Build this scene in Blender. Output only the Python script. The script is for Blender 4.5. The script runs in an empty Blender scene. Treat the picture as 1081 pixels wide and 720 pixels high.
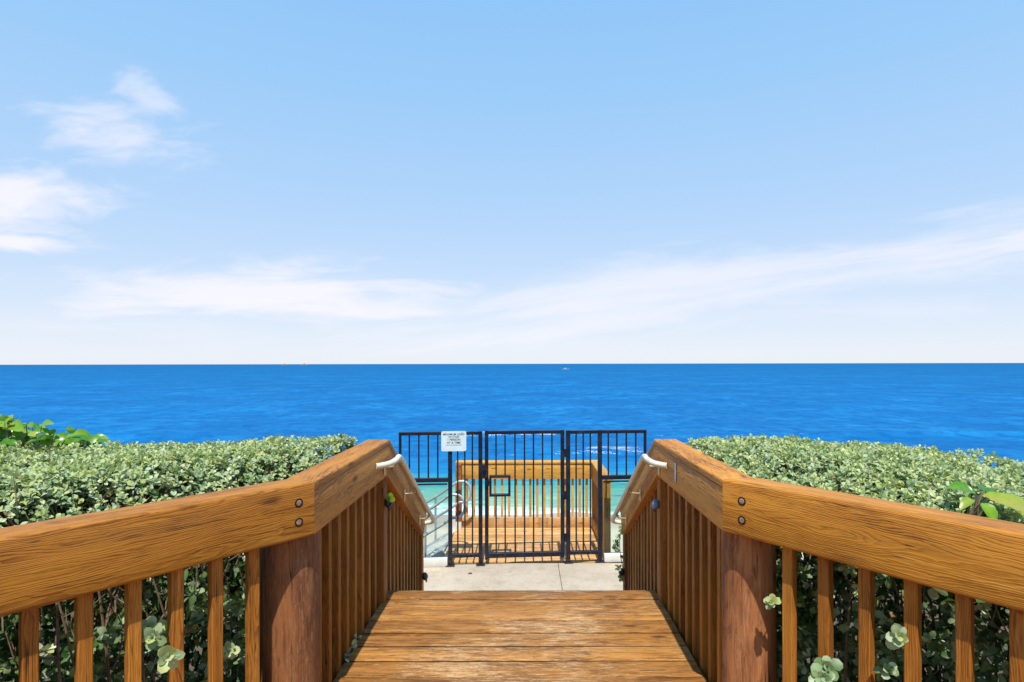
import bpy, math, random
import numpy as np
from mathutils import Vector as V, Matrix, noise as mnoise

random.seed(7)
RNG = np.random.default_rng(11)
R = math.radians
S = bpy.context.scene
COL = S.collection

# --------------------------------------------------------------------------
# scene constants (metres). +Y looks out to sea, pad level is z = 0
# --------------------------------------------------------------------------
CAM_Z = 2.5
DECK_Z = 1.0
RAIL_TOP = 2.02
RAIL_BOT = 1.80
RW = 0.145                      # beam width
LX, RX = -0.865, 0.815          # inner faces of the straight rails
LY, RY = 2.327, 2.36            # where the splayed rails begin
BEND_Y = 3.62
SLOPE = R(30.3)
SLOPE_END_Y = 4.95
SEA_Z = -3.5

# --------------------------------------------------------------------------
# node helpers
# --------------------------------------------------------------------------
class NT:
    def __init__(self, tree):
        self.t = tree; self.n = tree.nodes; self.l = tree.links
    def node(self, typ, **kw):
        nd = self.n.new(typ)
        for k, v in kw.items(): setattr(nd, k, v)
        return nd
    def put(self, sock, v):
        if isinstance(v, bpy.types.NodeSocket): self.l.new(v, sock)
        elif v is not None:
            if hasattr(sock, 'default_value'):
                dv = sock.default_value
                try:
                    n = len(dv)
                    v = tuple(v) if hasattr(v, '__len__') else (v,) * n
                    if n == 4 and len(v) == 3: v = (*v, 1)
                except TypeError: pass
                sock.default_value = v
    def m(self, op, a, b=None, c=None, clamp=False):
        nd = self.node('ShaderNodeMath', operation=op, use_clamp=clamp)
        self.put(nd.inputs[0], a); self.put(nd.inputs[1], b); self.put(nd.inputs[2], c)
        return nd.outputs[0]
    def vm(self, op, a, b=None):
        nd = self.node('ShaderNodeVectorMath', operation=op)
        self.put(nd.inputs[0], a)
        if b is not None: self.put(nd.inputs[1], b)
        return nd.outputs['Value'] if op in ('LENGTH', 'DOT_PRODUCT', 'DISTANCE') else nd.outputs[0]
    def sep(self, v):
        nd = self.node('ShaderNodeSeparateXYZ'); self.put(nd.inputs[0], v); return nd.outputs
    def comb(self, x=0, y=0, z=0):
        nd = self.node('ShaderNodeCombineXYZ')
        for i, q in enumerate((x, y, z)): self.put(nd.inputs[i], q)
        return nd.outputs[0]
    def noise(self, vec, scale=5, detail=4, rough=.55, dist=0, out='Fac'):
        nd = self.node('ShaderNodeTexNoise'); self.put(nd.inputs['Vector'], vec)
        nd.inputs['Scale'].default_value = scale; nd.inputs['Detail'].default_value = detail
        nd.inputs['Roughness'].default_value = rough; nd.inputs['Distortion'].default_value = dist
        return nd.outputs[out]
    def voronoi(self, vec, scale=5, out='Distance', feature='F1'):
        nd = self.node('ShaderNodeTexVoronoi', feature=feature); self.put(nd.inputs['Vector'], vec)
        nd.inputs['Scale'].default_value = scale
        return nd.outputs[out]
    def mr(self, v, a, b, c=0, d=1, smooth=True):
        nd = self.node('ShaderNodeMapRange', interpolation_type='SMOOTHSTEP' if smooth else 'LINEAR')
        self.put(nd.inputs[0], v)
        for i, q in enumerate((a, b, c, d)): self.put(nd.inputs[1 + i], q)
        return nd.outputs[0]
    def ramp(self, fac, stops):
        nd = self.node('ShaderNodeValToRGB'); self.put(nd.inputs[0], fac)
        e = nd.color_ramp.elements
        while len(e) < len(stops): e.new(.5)
        for i, (p, c) in enumerate(stops):
            e[i].position = p; e[i].color = (*c, 1)
        return nd.outputs[0]
    def mix(self, f, a, b, blend='MIX'):
        nd = self.node('ShaderNodeMix', data_type='RGBA', blend_type=blend)
        self.put(nd.inputs[0], f); self.put(nd.inputs[6], a); self.put(nd.inputs[7], b)
        return nd.outputs[2]
    def bump(self, h, strength=.3, dist=.01, normal=None):
        nd = self.node('ShaderNodeBump'); self.put(nd.inputs['Height'], h)
        nd.inputs['Strength'].default_value = strength; nd.inputs['Distance'].default_value = dist
        if normal is not None: self.put(nd.inputs['Normal'], normal)
        return nd.outputs[0]
    def attr(self, name, out='Vector'):
        return self.node('ShaderNodeAttribute', attribute_name=name).outputs[out]

def new_mat(name):
    m = bpy.data.materials.new(name); m.use_nodes = True
    t = NT(m.node_tree)
    p = m.node_tree.nodes['Principled BSDF']
    return m, t, p

# --------------------------------------------------------------------------
# materials
# --------------------------------------------------------------------------
def wood(name, light, mid, dark, ring=.0075, worn=None, worn_amt=0., rough=.55, dirt=.5, crack=.6, spec=.3, contrast=1.0):
    m, t, p = new_mat(name)
    g = t.attr('grain')
    x, y, z = t.sep(g)
    gl = t.comb(t.m('MULTIPLY', x, .9), t.m('MULTIPLY', y, 6), t.m('MULTIPLY', z, 6))
    warp = t.m('MULTIPLY', t.m('SUBTRACT', t.noise(gl, 1.3, 3), .5), .105)
    warp = t.m('ADD', warp, t.m('MULTIPLY', t.m('SUBTRACT', t.noise(t.comb(t.m('MULTIPLY', x, 9), t.m('MULTIPLY', y, 40), t.m('MULTIPLY', z, 40)), 1, 3, .6), .5), .012))
    rr = t.m('SQRT', t.m('ADD', t.m('MULTIPLY', y, y), t.m('MULTIPLY', z, z)))
    rr = t.m('ADD', rr, warp)
    rings = t.m('FRACT', t.m('DIVIDE', rr, ring))
    rings = t.m('MULTIPLY', t.mr(rings, 0, .75), t.mr(rings, 1.0, .82))     # slow rise, quick fall = late wood line
    fib = t.noise(t.comb(t.m('MULTIPLY', x, 3), t.m('MULTIPLY', y, 170), t.m('MULTIPLY', z, 170)), 1, 4, .6)
    fib2 = t.noise(t.comb(t.m('MULTIPLY', x, 14), t.m('MULTIPLY', y, 330), t.m('MULTIPLY', z, 330)), 1, 3, .7)
    big = t.noise(t.comb(t.m('MULTIPLY', x, 1.6), t.m('MULTIPLY', y, 9), t.m('MULTIPLY', z, 9)), 1, 5, .6)
    f = t.m('ADD', t.m('MULTIPLY', rings, .30 * contrast), t.m('ADD', t.m('MULTIPLY', t.m('ADD', fib, t.m('MULTIPLY', t.m('SUBTRACT', fib2, .5), .9)), .5), t.m('MULTIPLY', t.m('SUBTRACT', big, .5), .9)))
    c = t.ramp(t.m('ADD', f, .02), [(.12, dark), (.45, mid), (.85, light)][::1])
    # the late wood is dark
    c = t.mix(t.m('MULTIPLY', rings, .26 * contrast), c, dark)
    # knots
    kv = t.comb(t.m('MULTIPLY', x, 2.2), t.m('MULTIPLY', y, 7.5), t.m('MULTIPLY', z, 7.5))
    kd = t.voronoi(kv, 1)
    kn = t.mr(kd, .14, .05)
    c = t.mix(t.m('MULTIPLY', kn, .8), c, [q * .35 for q in dark])
    # grey weathering and dirt
    dn = t.mr(t.noise(t.comb(t.m('MULTIPLY', x, 2.5), t.m('MULTIPLY', y, 14), t.m('MULTIPLY', z, 14)), 1, 6, .65), .52, .75)
    c = t.mix(t.m('MULTIPLY', dn, dirt), c, [q * .55 + .012 for q in mid])
    sn = t.mr(t.noise(t.comb(t.m('MULTIPLY', x, 5), t.m('MULTIPLY', y, 22), t.m('MULTIPLY', z, 22)), 1, 7, .72), .50, .68)
    c = t.mix(t.m('MULTIPLY', sn, .42), c, dark)
    bl = t.mr(t.noise(t.comb(t.m('MULTIPLY', x, 2.2), t.m('MULTIPLY', y, 30), t.m('MULTIPLY', z, 30)), 1, 6, .7), .54, .70)
    c = t.mix(t.m('MULTIPLY', bl, .4), c, [min(.8, q * 1.15 + .03) for q in light])
    # drying checks
    cr = t.noise(t.comb(t.m('MULTIPLY', x, 2.2), t.m('MULTIPLY', y, 95), t.m('MULTIPLY', z, 95)), 1, 2, .5)
    cr = t.m('MULTIPLY', t.mr(cr, .66, .72), t.mr(t.noise(g, 4, 2), .45, .6))
    c = t.mix(t.m('MULTIPLY', cr, crack), c, [q * .18 for q in dark])
    bt = t.m('ADD', .76, t.m('MULTIPLY', t.attr('tone', 'Fac'), .44))
    c = t.vm('MULTIPLY', c, t.comb(bt, t.m('POWER', bt, 1.15), t.m('POWER', bt, 1.3)))
    # long splits along the grain
    sp_ = t.noise(t.comb(t.m('MULTIPLY', x, 1.1), t.m('MULTIPLY', y, 34), t.m('MULTIPLY', z, 34)), 1, 2, .5)
    spl = t.m('MULTIPLY', t.mr(t.m('ABSOLUTE', t.m('SUBTRACT', sp_, .5)), .013, .004), t.mr(t.noise(t.comb(t.m('MULTIPLY', x, 2.4), t.m('MULTIPLY', y, 12), t.m('MULTIPLY', z, 12)), 1, 2), .54, .60))
    c = t.mix(t.m('MULTIPLY', spl, .85), c, [q * .16 for q in dark])
    cr = t.m('MAXIMUM', cr, spl)
    h = t.m('SUBTRACT', t.m('ADD', t.m('MULTIPLY', fib, .6), t.m('MULTIPLY', rings, .5)), t.m('MULTIPLY', cr, 2.5))
    ro = t.m('ADD', t.m('MULTIPLY', fib, .25), rough - .12)
    if worn:
        wpos = t.sep(t.attr('wpos'))
        wn = t.noise(t.comb(t.m('MULTIPLY', x, 11), t.m('MULTIPLY', y, 90), t.m('MULTIPLY', z, 40)), 1, 10, .82)
        wl = t.noise(t.comb(t.m('MULTIPLY', wpos[0], 1.4), t.m('MULTIPLY', wpos[1], 2.4), 0), 1, 3, .6)
        mid_ = t.mr(t.m('ABSOLUTE', wpos[0]), .75, .15)
        wn = t.m('ADD', t.m('ADD', wn, t.m('MULTIPLY', t.m('SUBTRACT', wl, .5), .45)), t.m('MULTIPLY', mid_, .05))
        wm = t.m('MULTIPLY', t.mr(wn, .545, .62), t.mr(t.noise(g, 60, 4, .7), .3, .6, .35, 1))
        c = t.mix(t.m('MULTIPLY', wm, worn_amt), c, worn)
        wd = t.mr(t.noise(t.comb(t.m('MULTIPLY', x, 5), t.m('MULTIPLY', y, 30), t.m('MULTIPLY', wl, 3)), 1, 9, .8), .49, .60)
        c = t.mix(t.m('MULTIPLY', wd, .62), c, [q * .8 for q in dark])
        h = t.m('SUBTRACT', h, t.m('MULTIPLY', wm, .6))
        ro = t.m('ADD', ro, t.m('MULTIPLY', wm, .2))
    t.put(p.inputs['Base Color'], c)
    t.put(p.inputs['Roughness'], ro)
    p.inputs['Specular IOR Level'].default_value = spec
    t.put(p.inputs['Normal'], t.bump(h, .55, .0022))
    return m

M = {}
M['rail'] = wood('stained_rail_wood', (.72, .335, .045), (.56, .225, .023), (.17, .052, .006), dirt=.6, ring=.0062)
M['baluster'] = wood('stained_baluster_wood', (.56, .235, .036), (.41, .150, .018), (.16, .048, .007), ring=.006, dirt=.35)
M['post'] = wood('red_brown_post_wood', (.47, .205, .078), (.36, .137, .046), (.13, .045, .018), ring=.02, dirt=.6, crack=1., rough=.65, contrast=.5, worn=(.50, .33, .20), worn_amt=.25)
M['deck'] = wood('worn_deck_wood', (.54, .265, .062), (.40, .172, .034), (.13, .050, .012), ring=.009,
                 worn=(.64, .45, .25), worn_amt=.6, rough=.6, dirt=.55, spec=.25)
M['landing'] = wood('pale_landing_wood', (.76, .48, .21), (.66, .38, .14), (.40, .20, .06), ring=.009,
                    worn=(.70, .47, .30), worn_amt=.5, rough=.6, dirt=.3, spec=.2)
M['seaward'] = wood('golden_landing_rail_wood', (.80, .47, .10), (.70, .37, .065), (.38, .17, .03), dirt=.25)

def simple(name, col, rough=.5, metal=0., spec=.5, nscale=0, namt=.2, bump=0., bscale=60):
    m, t, p = new_mat(name)
    p.inputs['Roughness'].default_value = rough; p.inputs['Metallic'].default_value = metal
    p.inputs['Specular IOR Level'].default_value = spec
    tc = t.node('ShaderNodeTexCoord').outputs['Object']
    if nscale:
        n = t.noise(tc, nscale, 5, .6)
        t.put(p.inputs['Base Color'], t.mix(t.mr(n, .3, .7), [q * (1 - namt) for q in col], [min(1, q * (1 + namt)) for q in col]))
        t.put(p.inputs['Roughness'], t.mr(n, .2, .8, max(0, rough - .1), min(1, rough + .15)))
    else:
        p.inputs['Base Color'].default_value = (*col, 1)
    if bump: t.put(p.inputs['Normal'], t.bump(t.noise(tc, bscale, 4), bump, .003))
    return m
M['black_metal'] = simple('dark_painted_metal', (.005, .007, .018), .45, 0, .3, 9, .35, .08, 90)
def salty_metal():
    m, t, p = new_mat('dark_painted_metal')
    pos = t.node('ShaderNodeNewGeometry').outputs['Position']
    a = t.noise(pos, 7, 6, .7); b = t.noise(pos, 38, 5, .7)
    c = t.mix(t.mr(a, .45, .75, 0, .7), (.005, .007, .018), (.022, .028, .042))
    c = t.mix(t.mr(b, .62, .72, 0, .6), c, (.075, .085, .10))
    z = t.sep(pos)[2]
    c = t.mix(t.m('MULTIPLY', t.mr(t.m('ADD', b, t.mr(z, .35, 0, 0, .14)), .66, .74), .8), c, (.11, .045, .018))
    t.put(p.inputs['Base Color'], c); t.put(p.inputs['Roughness'], t.mr(a, .3, .7, .38, .65)); p.inputs['Specular IOR Level'].default_value = .3
    t.put(p.inputs['Normal'], t.bump(b, .15, .002))
    return m
M['black_metal'] = salty_metal()
M['ivory_pipe'] = simple('ivory_painted_pipe', (.66, .62, .50), .35, 0, .5, 14, .12)
M['bracket'] = simple('brass_toned_bracket', (.55, .46, .27), .35, .6, .5, 30, .25)
M['aluminium'] = simple('weathered_aluminium', (.42, .45, .46), .45, .4, .5, 12, .2)
M['alu_deck'] = simple('ribbed_aluminium', (.60, .57, .50), .5, .2, .4, 10, .25)
M['light_body'] = simple('black_light_housing', (.018, .018, .024), .38, 0, .5, 20, .4)
M['joint_strip'] = simple('dark_joint_strip', (.022, .014, .008), .95, 0, .1, 50, .5)
M['lens'] = simple('smoky_blue_lens', (.10, .13, .20), .15, 0, .6)
M['bolt'] = simple('bolt_steel', (.36, .26, .20), .5, .5, .5, 60, .4)
M['hole_shade'] = simple('bolt_hole_shade', (.035, .014, .005), .8, 0, .1)
M['sign'] = simple('sign_plate_white', (.58, .68, .72), .4, 0, .4, 6, .05)
M['ink'] = simple('sign_lettering_ink', (.015, .03, .05), .6, 0, .2)
M['rule'] = simple('sign_pale_ink', (.22, .36, .42), .6, 0, .2)
M['stem'] = simple('twig_bark', (.17, .115, .075), .8, 0, .2, 20, .4, .4, 80)
M['boat_white'] = simple('boat_gelcoat', (.42, .48, .52), .3, 0, .5, 3, .05)
M['boat_dark'] = simple('boat_dark_glass', (.04, .05, .06), .2, 0, .6)
M['boat_tan'] = simple('ship_buff_paint', (.50, .42, .26), .5, 0, .4, 2, .1)
M['dead_leaf'] = simple('dry_leaf', (.20, .105, .04), .7, 0, .2, 40, .4)
M['curb'] = simple('pale_base_shoe', (.62, .60, .54), .55, 0, .35, 7, .08, .15, 60)

def glass_mat():
    m, t, p = new_mat('clear_screen_glass')
    out = m.node_tree.nodes['Material Output']; m.node_tree.nodes.remove(p)
    tr = t.node('ShaderNodeBsdfTransparent'); tr.inputs[0].default_value = (.88, .945, .925, 1)
    gl = t.node('ShaderNodeBsdfGlossy'); gl.inputs['Roughness'].default_value = .02
    fr = t.node('ShaderNodeFresnel'); fr.inputs[0].default_value = 1.45
    mx = t.node('ShaderNodeMixShader')
    t.l.new(fr.outputs[0], mx.inputs[0]); t.l.new(tr.outputs[0], mx.inputs[1]); t.l.new(gl.outputs[0], mx.inputs[2])
    t.l.new(mx.outputs[0], out.inputs[0])
    return m
M['glass'] = glass_mat()

def leaf_mat(name, stops, rough=.38, trans=.22, spec=.45):
    m, t, p = new_mat(name)
    out = m.node_tree.nodes['Material Output']
    tone = t.attr('tone', 'Fac')
    c = t.ramp(tone, stops)
    obj = t.node('ShaderNodeTexCoord').outputs['Object']
    c = t.mix(t.mr(t.noise(obj, 45, 3), .3, .75, 0, .35), c, t.mix(.5, c, (.10, .12, .03), 'MULTIPLY'))
    t.put(p.inputs['Base Color'], c); p.inputs['Roughness'].default_value = rough
    p.inputs['Specular IOR Level'].default_value = spec
    tl = t.node('ShaderNodeBsdfTranslucent'); t.put(tl.inputs[0], t.mix(.6, c, (.85, 1, .35), 'MULTIPLY'))
    mx = t.node('ShaderNodeMixShader'); mx.inputs[0].default_value = trans
    t.l.new(p.outputs[0], mx.inputs[1]); t.l.new(tl.outputs[0], mx.inputs[2]); t.l.new(mx.outputs[0], out.inputs[0])
    return m
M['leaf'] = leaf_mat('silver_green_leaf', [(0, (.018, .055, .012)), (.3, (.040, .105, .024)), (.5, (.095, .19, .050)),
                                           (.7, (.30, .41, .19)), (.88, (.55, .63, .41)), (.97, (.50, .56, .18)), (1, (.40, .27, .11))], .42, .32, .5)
M['big_leaf'] = leaf_mat('broad_bright_leaf', [(0, (.03, .11, .008)), (.5, (.085, .26, .014)), (.85, (.22, .40, .03)), (1, (.42, .40, .06))], .3, .3, .5)

def concrete():
    m, t, p = new_mat('pale_concrete')
    pos = t.node('ShaderNodeNewGeometry').outputs['Position']
    a = t.noise(pos, 1.6, 6, .65); b = t.noise(pos, 26, 5, .7); st = t.noise(pos, 4.2, 4, .7)
    c = t.ramp(t.m('ADD', t.m('MULTIPLY', a, .6), t.m('MULTIPLY', b, .4)), [(.3, (.33, .27, .195)), (.5, (.46, .39, .29)), (.7, (.52, .455, .36))])
    c = t.mix(t.mr(st, .50, .70, 0, .55), c, (.33, .26, .18))
    c = t.mix(t.mr(t.noise(pos, 9, 7, .75), .54, .66, 0, .4), c, (.26, .22, .17))
    c = t.mix(t.mr(t.noise(pos, 140, 2), .63, .72, 0, .5), c, (.25, .22, .19))
    t.put(p.inputs['Base Color'], c); p.inputs['Roughness'].default_value = .85; p.inputs['Specular IOR Level'].default_value = .2
    t.put(p.inputs['Normal'], t.bump(b, .3, .004))
    return m
M['concrete'] = concrete()

def sand():
    m, t, p = new_mat('beach_sand')
    pos = t.node('ShaderNodeNewGeometry').outputs['Position']
    a = t.noise(pos, .6, 5, .6); b = t.noise(pos, 9, 5, .7)
    c = t.ramp(a, [(.3, (.50, .41, .29)), (.7, (.62, .53, .40))])
    wet = t.mr(t.m('ADD', t.sep(pos)[1], t.m('MULTIPLY', t.m('SUBTRACT', t.noise(t.vm('MULTIPLY', pos, (.25, .25, .25)), 1, 3), .5), 3)), 19.5, 21.5)
    c = t.mix(t.m('MULTIPLY', wet, .6), c, (.30, .25, .18))
    t.put(p.inputs['Base Color'], c); t.put(p.inputs['Roughness'], t.mr(wet, 0, 1, .9, .35))
    t.put(p.inputs['Normal'], t.bump(b, .5, .03))
    return m
M['sand'] = sand()

def soil():
    m, t, p = new_mat('leaf_litter_soil')
    pos = t.node('ShaderNodeNewGeometry').outputs['Position']
    a = t.noise(pos, 3, 6, .7); b = t.noise(pos, 40, 4, .7)
    c = t.ramp(t.m('ADD', t.m('MULTIPLY', a, .5), t.m('MULTIPLY', b, .5)), [(.3, (.035, .025, .015)), (.5, (.09, .065, .04)), (.7, (.07, .085, .03))])
    t.put(p.inputs['Base Color'], c); p.inputs['Roughness'].default_value = .95
    t.put(p.inputs['Normal'], t.bump(b, .6, .02))
    return m
M['soil'] = soil()

def ocean_mat():
    m, t, p = new_mat('sea_water')
    pos = t.node('ShaderNodeNewGeometry').outputs['Position']
    x, y, z = t.sep(pos)
    wob = t.m('SUBTRACT', t.noise(t.comb(t.m('MULTIPLY', x, .035), t.m('MULTIPLY', y, .06), 0), 1, 4, .6), .5)
    yy = t.m('ADD', y, t.m('MULTIPLY', wob, 9))
    # sand under shallow water: turquoise; then the blue of deep water
    c = t.ramp(t.mr(yy, 20, 80, 0, 1, False), [(0, (.46, .58, .48)), (.04, (.30, .53, .42)), (.095, (.20, .42, .31)), (.15, (.055, .31, .30)), (.20, (.005, .19, .42)),
                                               (.27, (.010, .150, .365)), (1, (.010, .150, .365))])
    far = t.mr(t.m('LOGARITHM', y, 10), 1.7, 3.3, 0, 1)
    c = t.mix(far, c, (.003, .094, .205))
    # streaky noise at several scales, lighter and darker blues in the water colour
    w1 = t.noise(t.comb(t.m('MULTIPLY', x, .035), t.m('MULTIPLY', y, .05), 0), 1, 7, .68)
    w2 = t.noise(t.comb(t.m('MULTIPLY', x, .62), t.m('MULTIPLY', y, .48), 0), 1, 6, .72)
    w3 = t.noise(t.comb(t.m('MULTIPLY', x, .010), t.m('MULTIPLY', y, .012), 2.), 1, 9, .72)
    c = t.mix(t.mr(w3, .45, .68, 0, .4), c, (.010, .20, .46))
    c = t.mix(t.m('MULTIPLY', t.mr(yy, 28, 42), t.mr(w1, .44, .68, 0, .5)), c, (.008, .24, .54))
    w4 = t.noise(t.comb(t.m('MULTIPLY', x, .12), t.m('MULTIPLY', y, .085), 7.), 1, 7, .74)
    deep = t.mr(yy, 28, 42)
    c = t.mix(t.m('MULTIPLY', deep, t.mr(w4, .42, .60, .5, 0)), c, (.0005, .090, .28))
    c = t.mix(t.m('MULTIPLY', deep, t.mr(w4, .54, .72, 0, .55)), c, (.015, .25, .55))
    c = t.mix(t.m('MULTIPLY', t.mr(deep, 0, 1, .25, 1), t.mr(w2, .46, .62, 0, .8)), c, (.001, .095, .30))
    # foam: swash at the edge, two broken breaker lines, few caps
    fn = t.noise(t.comb(t.m('MULTIPLY', x, .5), t.m('MULTIPLY', y, 1.1), 0), 1, 7, .72)
    fx = t.noise(t.comb(t.m('MULTIPLY', x, .10), t.m('MULTIPLY', y, .03), 0), 1, 3, .5)
    def line(y0, wd, th, x0, x1):
        d = t.m('ABSOLUTE', t.m('SUBTRACT', t.m('ADD', y, t.m('MULTIPLY', wob, 4)), y0))
        k = t.m('MULTIPLY', t.mr(d, wd, 0), t.mr(fx, th, th + .12))
        k = t.m('MULTIPLY', k, t.m('MULTIPLY', t.mr(x, x0, x0 + 1.5), t.mr(x, x1, x1 - 1.5)))
        return t.mr(t.m('ADD', t.m('MULTIPLY', k, .42), fn), .76, 1.12)
    foam = t.m('MAXIMUM', line(47, 1.8, -.2, -7.5, 3.5), t.m('MULTIPLY', line(38.4, 1.0, -.2, 3.2, 9), .55))
    foam = t.m('MAXIMUM', foam, t.m('MULTIPLY', line(29.0, .5, .45, -40, 40), .5))
    sw = t.mr(t.m('ADD', t.m('MULTIPLY', t.mr(yy, 26.5, 21.6), .58), fn), .70, 1.12)
    foam = t.m('MAXIMUM', foam, sw)
    caps = t.m('MULTIPLY', t.mr(t.noise(t.comb(t.m('MULTIPLY', x, .12), t.m('MULTIPLY', y, .35), 3.3), 1, 5, .7), .74, .80), t.mr(y, 40, 60))
    foam = t.m('MAXIMUM', foam, t.m('MULTIPLY', caps, .6))
    c = t.mix(foam, c, (.82, .85, .84))
    hh = t.m('ADD', t.m('MULTIPLY', t.noise(t.comb(t.m('MULTIPLY', x, .10), t.m('MULTIPLY', y, .33), 0), 1, 6, .6), 1.0),
             t.m('MULTIPLY', t.noise(t.comb(t.m('MULTIPLY', x, .9), t.m('MULTIPLY', y, 2.2), 0), 1, 4, .6), .16))
    nb = t.bump(hh, 1.0, 1.1)
    out = m.node_tree.nodes['Material Output']; m.node_tree.nodes.remove(p)
    df = t.node('ShaderNodeBsdfDiffuse'); t.put(df.inputs[0], c); t.put(df.inputs['Normal'], nb)
    gl = t.node('ShaderNodeBsdfGlossy'); gl.inputs['Roughness'].default_value = .22; t.put(gl.inputs['Normal'], nb)
    mx = t.node('ShaderNodeMixShader'); t.put(mx.inputs[0], t.mr(foam, 0, 1, .045, 0))
    t.l.new(df.outputs[0], mx.inputs[1]); t.l.new(gl.outputs[0], mx.inputs[2]); t.l.new(mx.outputs[0], out.inputs[0])
    return m
M['ocean'] = ocean_mat()

# --------------------------------------------------------------------------
# mesh builder
# --------------------------------------------------------------------------
class MB:
    def __init__(self): self.v = []; self.f = []; self.g = []; self.mi = []; self.tn = []
    def add(self, verts, faces, grain=None, mi=0):
        o = len(self.v)
        self.v += [tuple(q) for q in verts]
        self.g += [tuple(q) for q in (grain if grain is not None else verts)]
        self.tn += [random.random()] * len(verts)
        self.f += [tuple(i + o for i in q) for q in faces]
        self.mi += [mi] * len(faces)
        return self
    def build(self, name, mats, parent=None, loc=None, smooth=True, angle=38):
        me = bpy.data.meshes.new(name)
        me.from_pydata(self.v, [], self.f); me.update()
        a = me.attributes.new('grain', 'FLOAT_VECTOR', 'POINT')
        a.data.foreach_set('vector', np.array(self.g, dtype=np.float32).ravel())
        a = me.attributes.new('tone', 'FLOAT', 'POINT'); a.data.foreach_set('value', self.tn)
        a = me.attributes.new('wpos', 'FLOAT_VECTOR', 'POINT')
        a.data.foreach_set('vector', np.array(self.v, dtype=np.float32).ravel())
        for m in (mats if isinstance(mats, (list, tuple)) else [mats]): me.materials.append(m)
        me.polygons.foreach_set('material_index', self.mi)
        if smooth:
            me.polygons.foreach_set('use_smooth', [True] * len(me.polygons))
            me.set_sharp_from_angle(angle=R(angle))
        o = bpy.data.objects.new(name, me); COL.objects.link(o)
        if parent is not None:
            o.parent = parent
            o.matrix_parent_inverse = Matrix.Translation(-parent.location) if parent.type == 'EMPTY' else Matrix.Identity(4)
        if loc is not None: o.location = loc
        return o

def rprof(w, h, r, n=3):
    if r <= 0: return [(-w/2, -h/2), (w/2, -h/2), (w/2, h/2), (-w/2, h/2)]
    pts = []
    for cx, cy, a0 in ((w/2-r, -h/2+r, -90), (w/2-r, h/2-r, 0), (-w/2+r, h/2-r, 90), (-w/2+r, -h/2+r, 180)):
        for i in range(n + 1):
            a = R(a0 + 90 * i / n); pts.append((cx + r * math.cos(a), cy + r * math.sin(a)))
    return pts

def beam(mb, a, b, w, h, up=(0, 0, 1), r=.004, rn=2, na=None, nb=None, segs=1, jit=0., mi=0, pith=.09):
    a, b, up = V(a), V(b), V(up)
    d = (b - a).normalized(); side = d.cross(up).normalized(); u2 = side.cross(d)
    na = V(na) if na is not None else d; nb = V(nb) if nb is not None else d
    pr = rprof(w, h, r, rn); n = len(pr)
    go = (random.uniform(0, 60), random.choice((-1, 1)) * random.uniform(.01, pith), random.uniform(-pith, pith) * .6 + random.choice((-1, 1)) * pith * .5)
    vs, gs, fs = [], [], []
    sd = random.uniform(0, 100)
    for i in range(segs + 1):
        t = i / segs
        for (s, u) in pr:
            q = a + side * s + u2 * u
            p0 = q + d * ((a - q).dot(na) / d.dot(na)); p1 = q + d * ((b - q).dot(nb) / d.dot(nb))
            p = p0.lerp(p1, t)
            if jit:
                k = mnoise.noise(V((sd + (p - a).dot(d) * 7, s * 14, u * 14)))
                k2 = mnoise.noise(V((sd + 40 + (p - a).dot(d) * 2.2, s * 5, u * 5)))
                p = p + (side * (1 if s > 0 else -1) * abs(s) / (w/2) * .6 + u2 * (1 if u > 0 else -1) * abs(u) / (h/2)) * (k * .6 + k2) * jit
            vs.append(p); gs.append(((p - a).dot(d) + go[0], s + go[1], u + go[2]))
    for i in range(segs):
        for j in range(n):
            k = (j + 1) % n
            fs.append((i*n + j, i*n + k, (i+1)*n + k, (i+1)*n + j))
    fs.append(tuple(range(n - 1, -1, -1))); fs.append(tuple(segs * n + j for j in range(n)))
    return mb.add(vs, fs, gs, mi)

def tube(mb, path, rad, n=10, closed=False, mi=0, caps=True):
    P = [V(p) for p in path]; m = len(P)
    rads = rad if isinstance(rad, (list, tuple)) else [rad] * m
    vs, fs = [], []
    prev = None
    for i, p in enumerate(P):
        if closed: d = (P[(i+1) % m] - P[i-1]).normalized()
        else: d = (P[min(i+1, m-1)] - P[max(i-1, 0)]).normalized()
        if prev is None:
            ref = V((0, 0, 1)) if abs(d.z) < .9 else V((1, 0, 0))
            s = d.cross(ref).normalized()
        else:
            s = (prev - d * prev.dot(d)).normalized()
        prev = s; u = s.cross(d)
        for j in range(n):
            a = 2 * math.pi * j / n
            vs.append(p + (s * math.cos(a) + u * math.sin(a)) * rads[i])
    for i in range(m if closed else m - 1):
        for j in range(n):
            k = (j + 1) % n; i2 = (i + 1) % m
            fs.append((i*n + j, i*n + k, i2*n + k, i2*n + j))
    if caps and not closed:
        fs.append(tuple(range(n - 1, -1, -1))); fs.append(tuple((m-1)*n + j for j in range(n)))
    return mb.add(vs, fs, None, mi)

def smooth_path(pts, k=4):
    P = [V(p) for p in pts]; out = []
    for i in range(len(P) - 1):
        p0, p1, p2, p3 = P[max(i-1, 0)], P[i], P[i+1], P[min(i+2, len(P)-1)]
        for s in range(k):
            t = s / k
            out.append(.5 * ((2*p1) + (p2-p0)*t + (2*p0-5*p1+4*p2-p3)*t*t + (3*p1-p0-3*p2+p3)*t**3))
    out.append(P[-1]); return out

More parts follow.
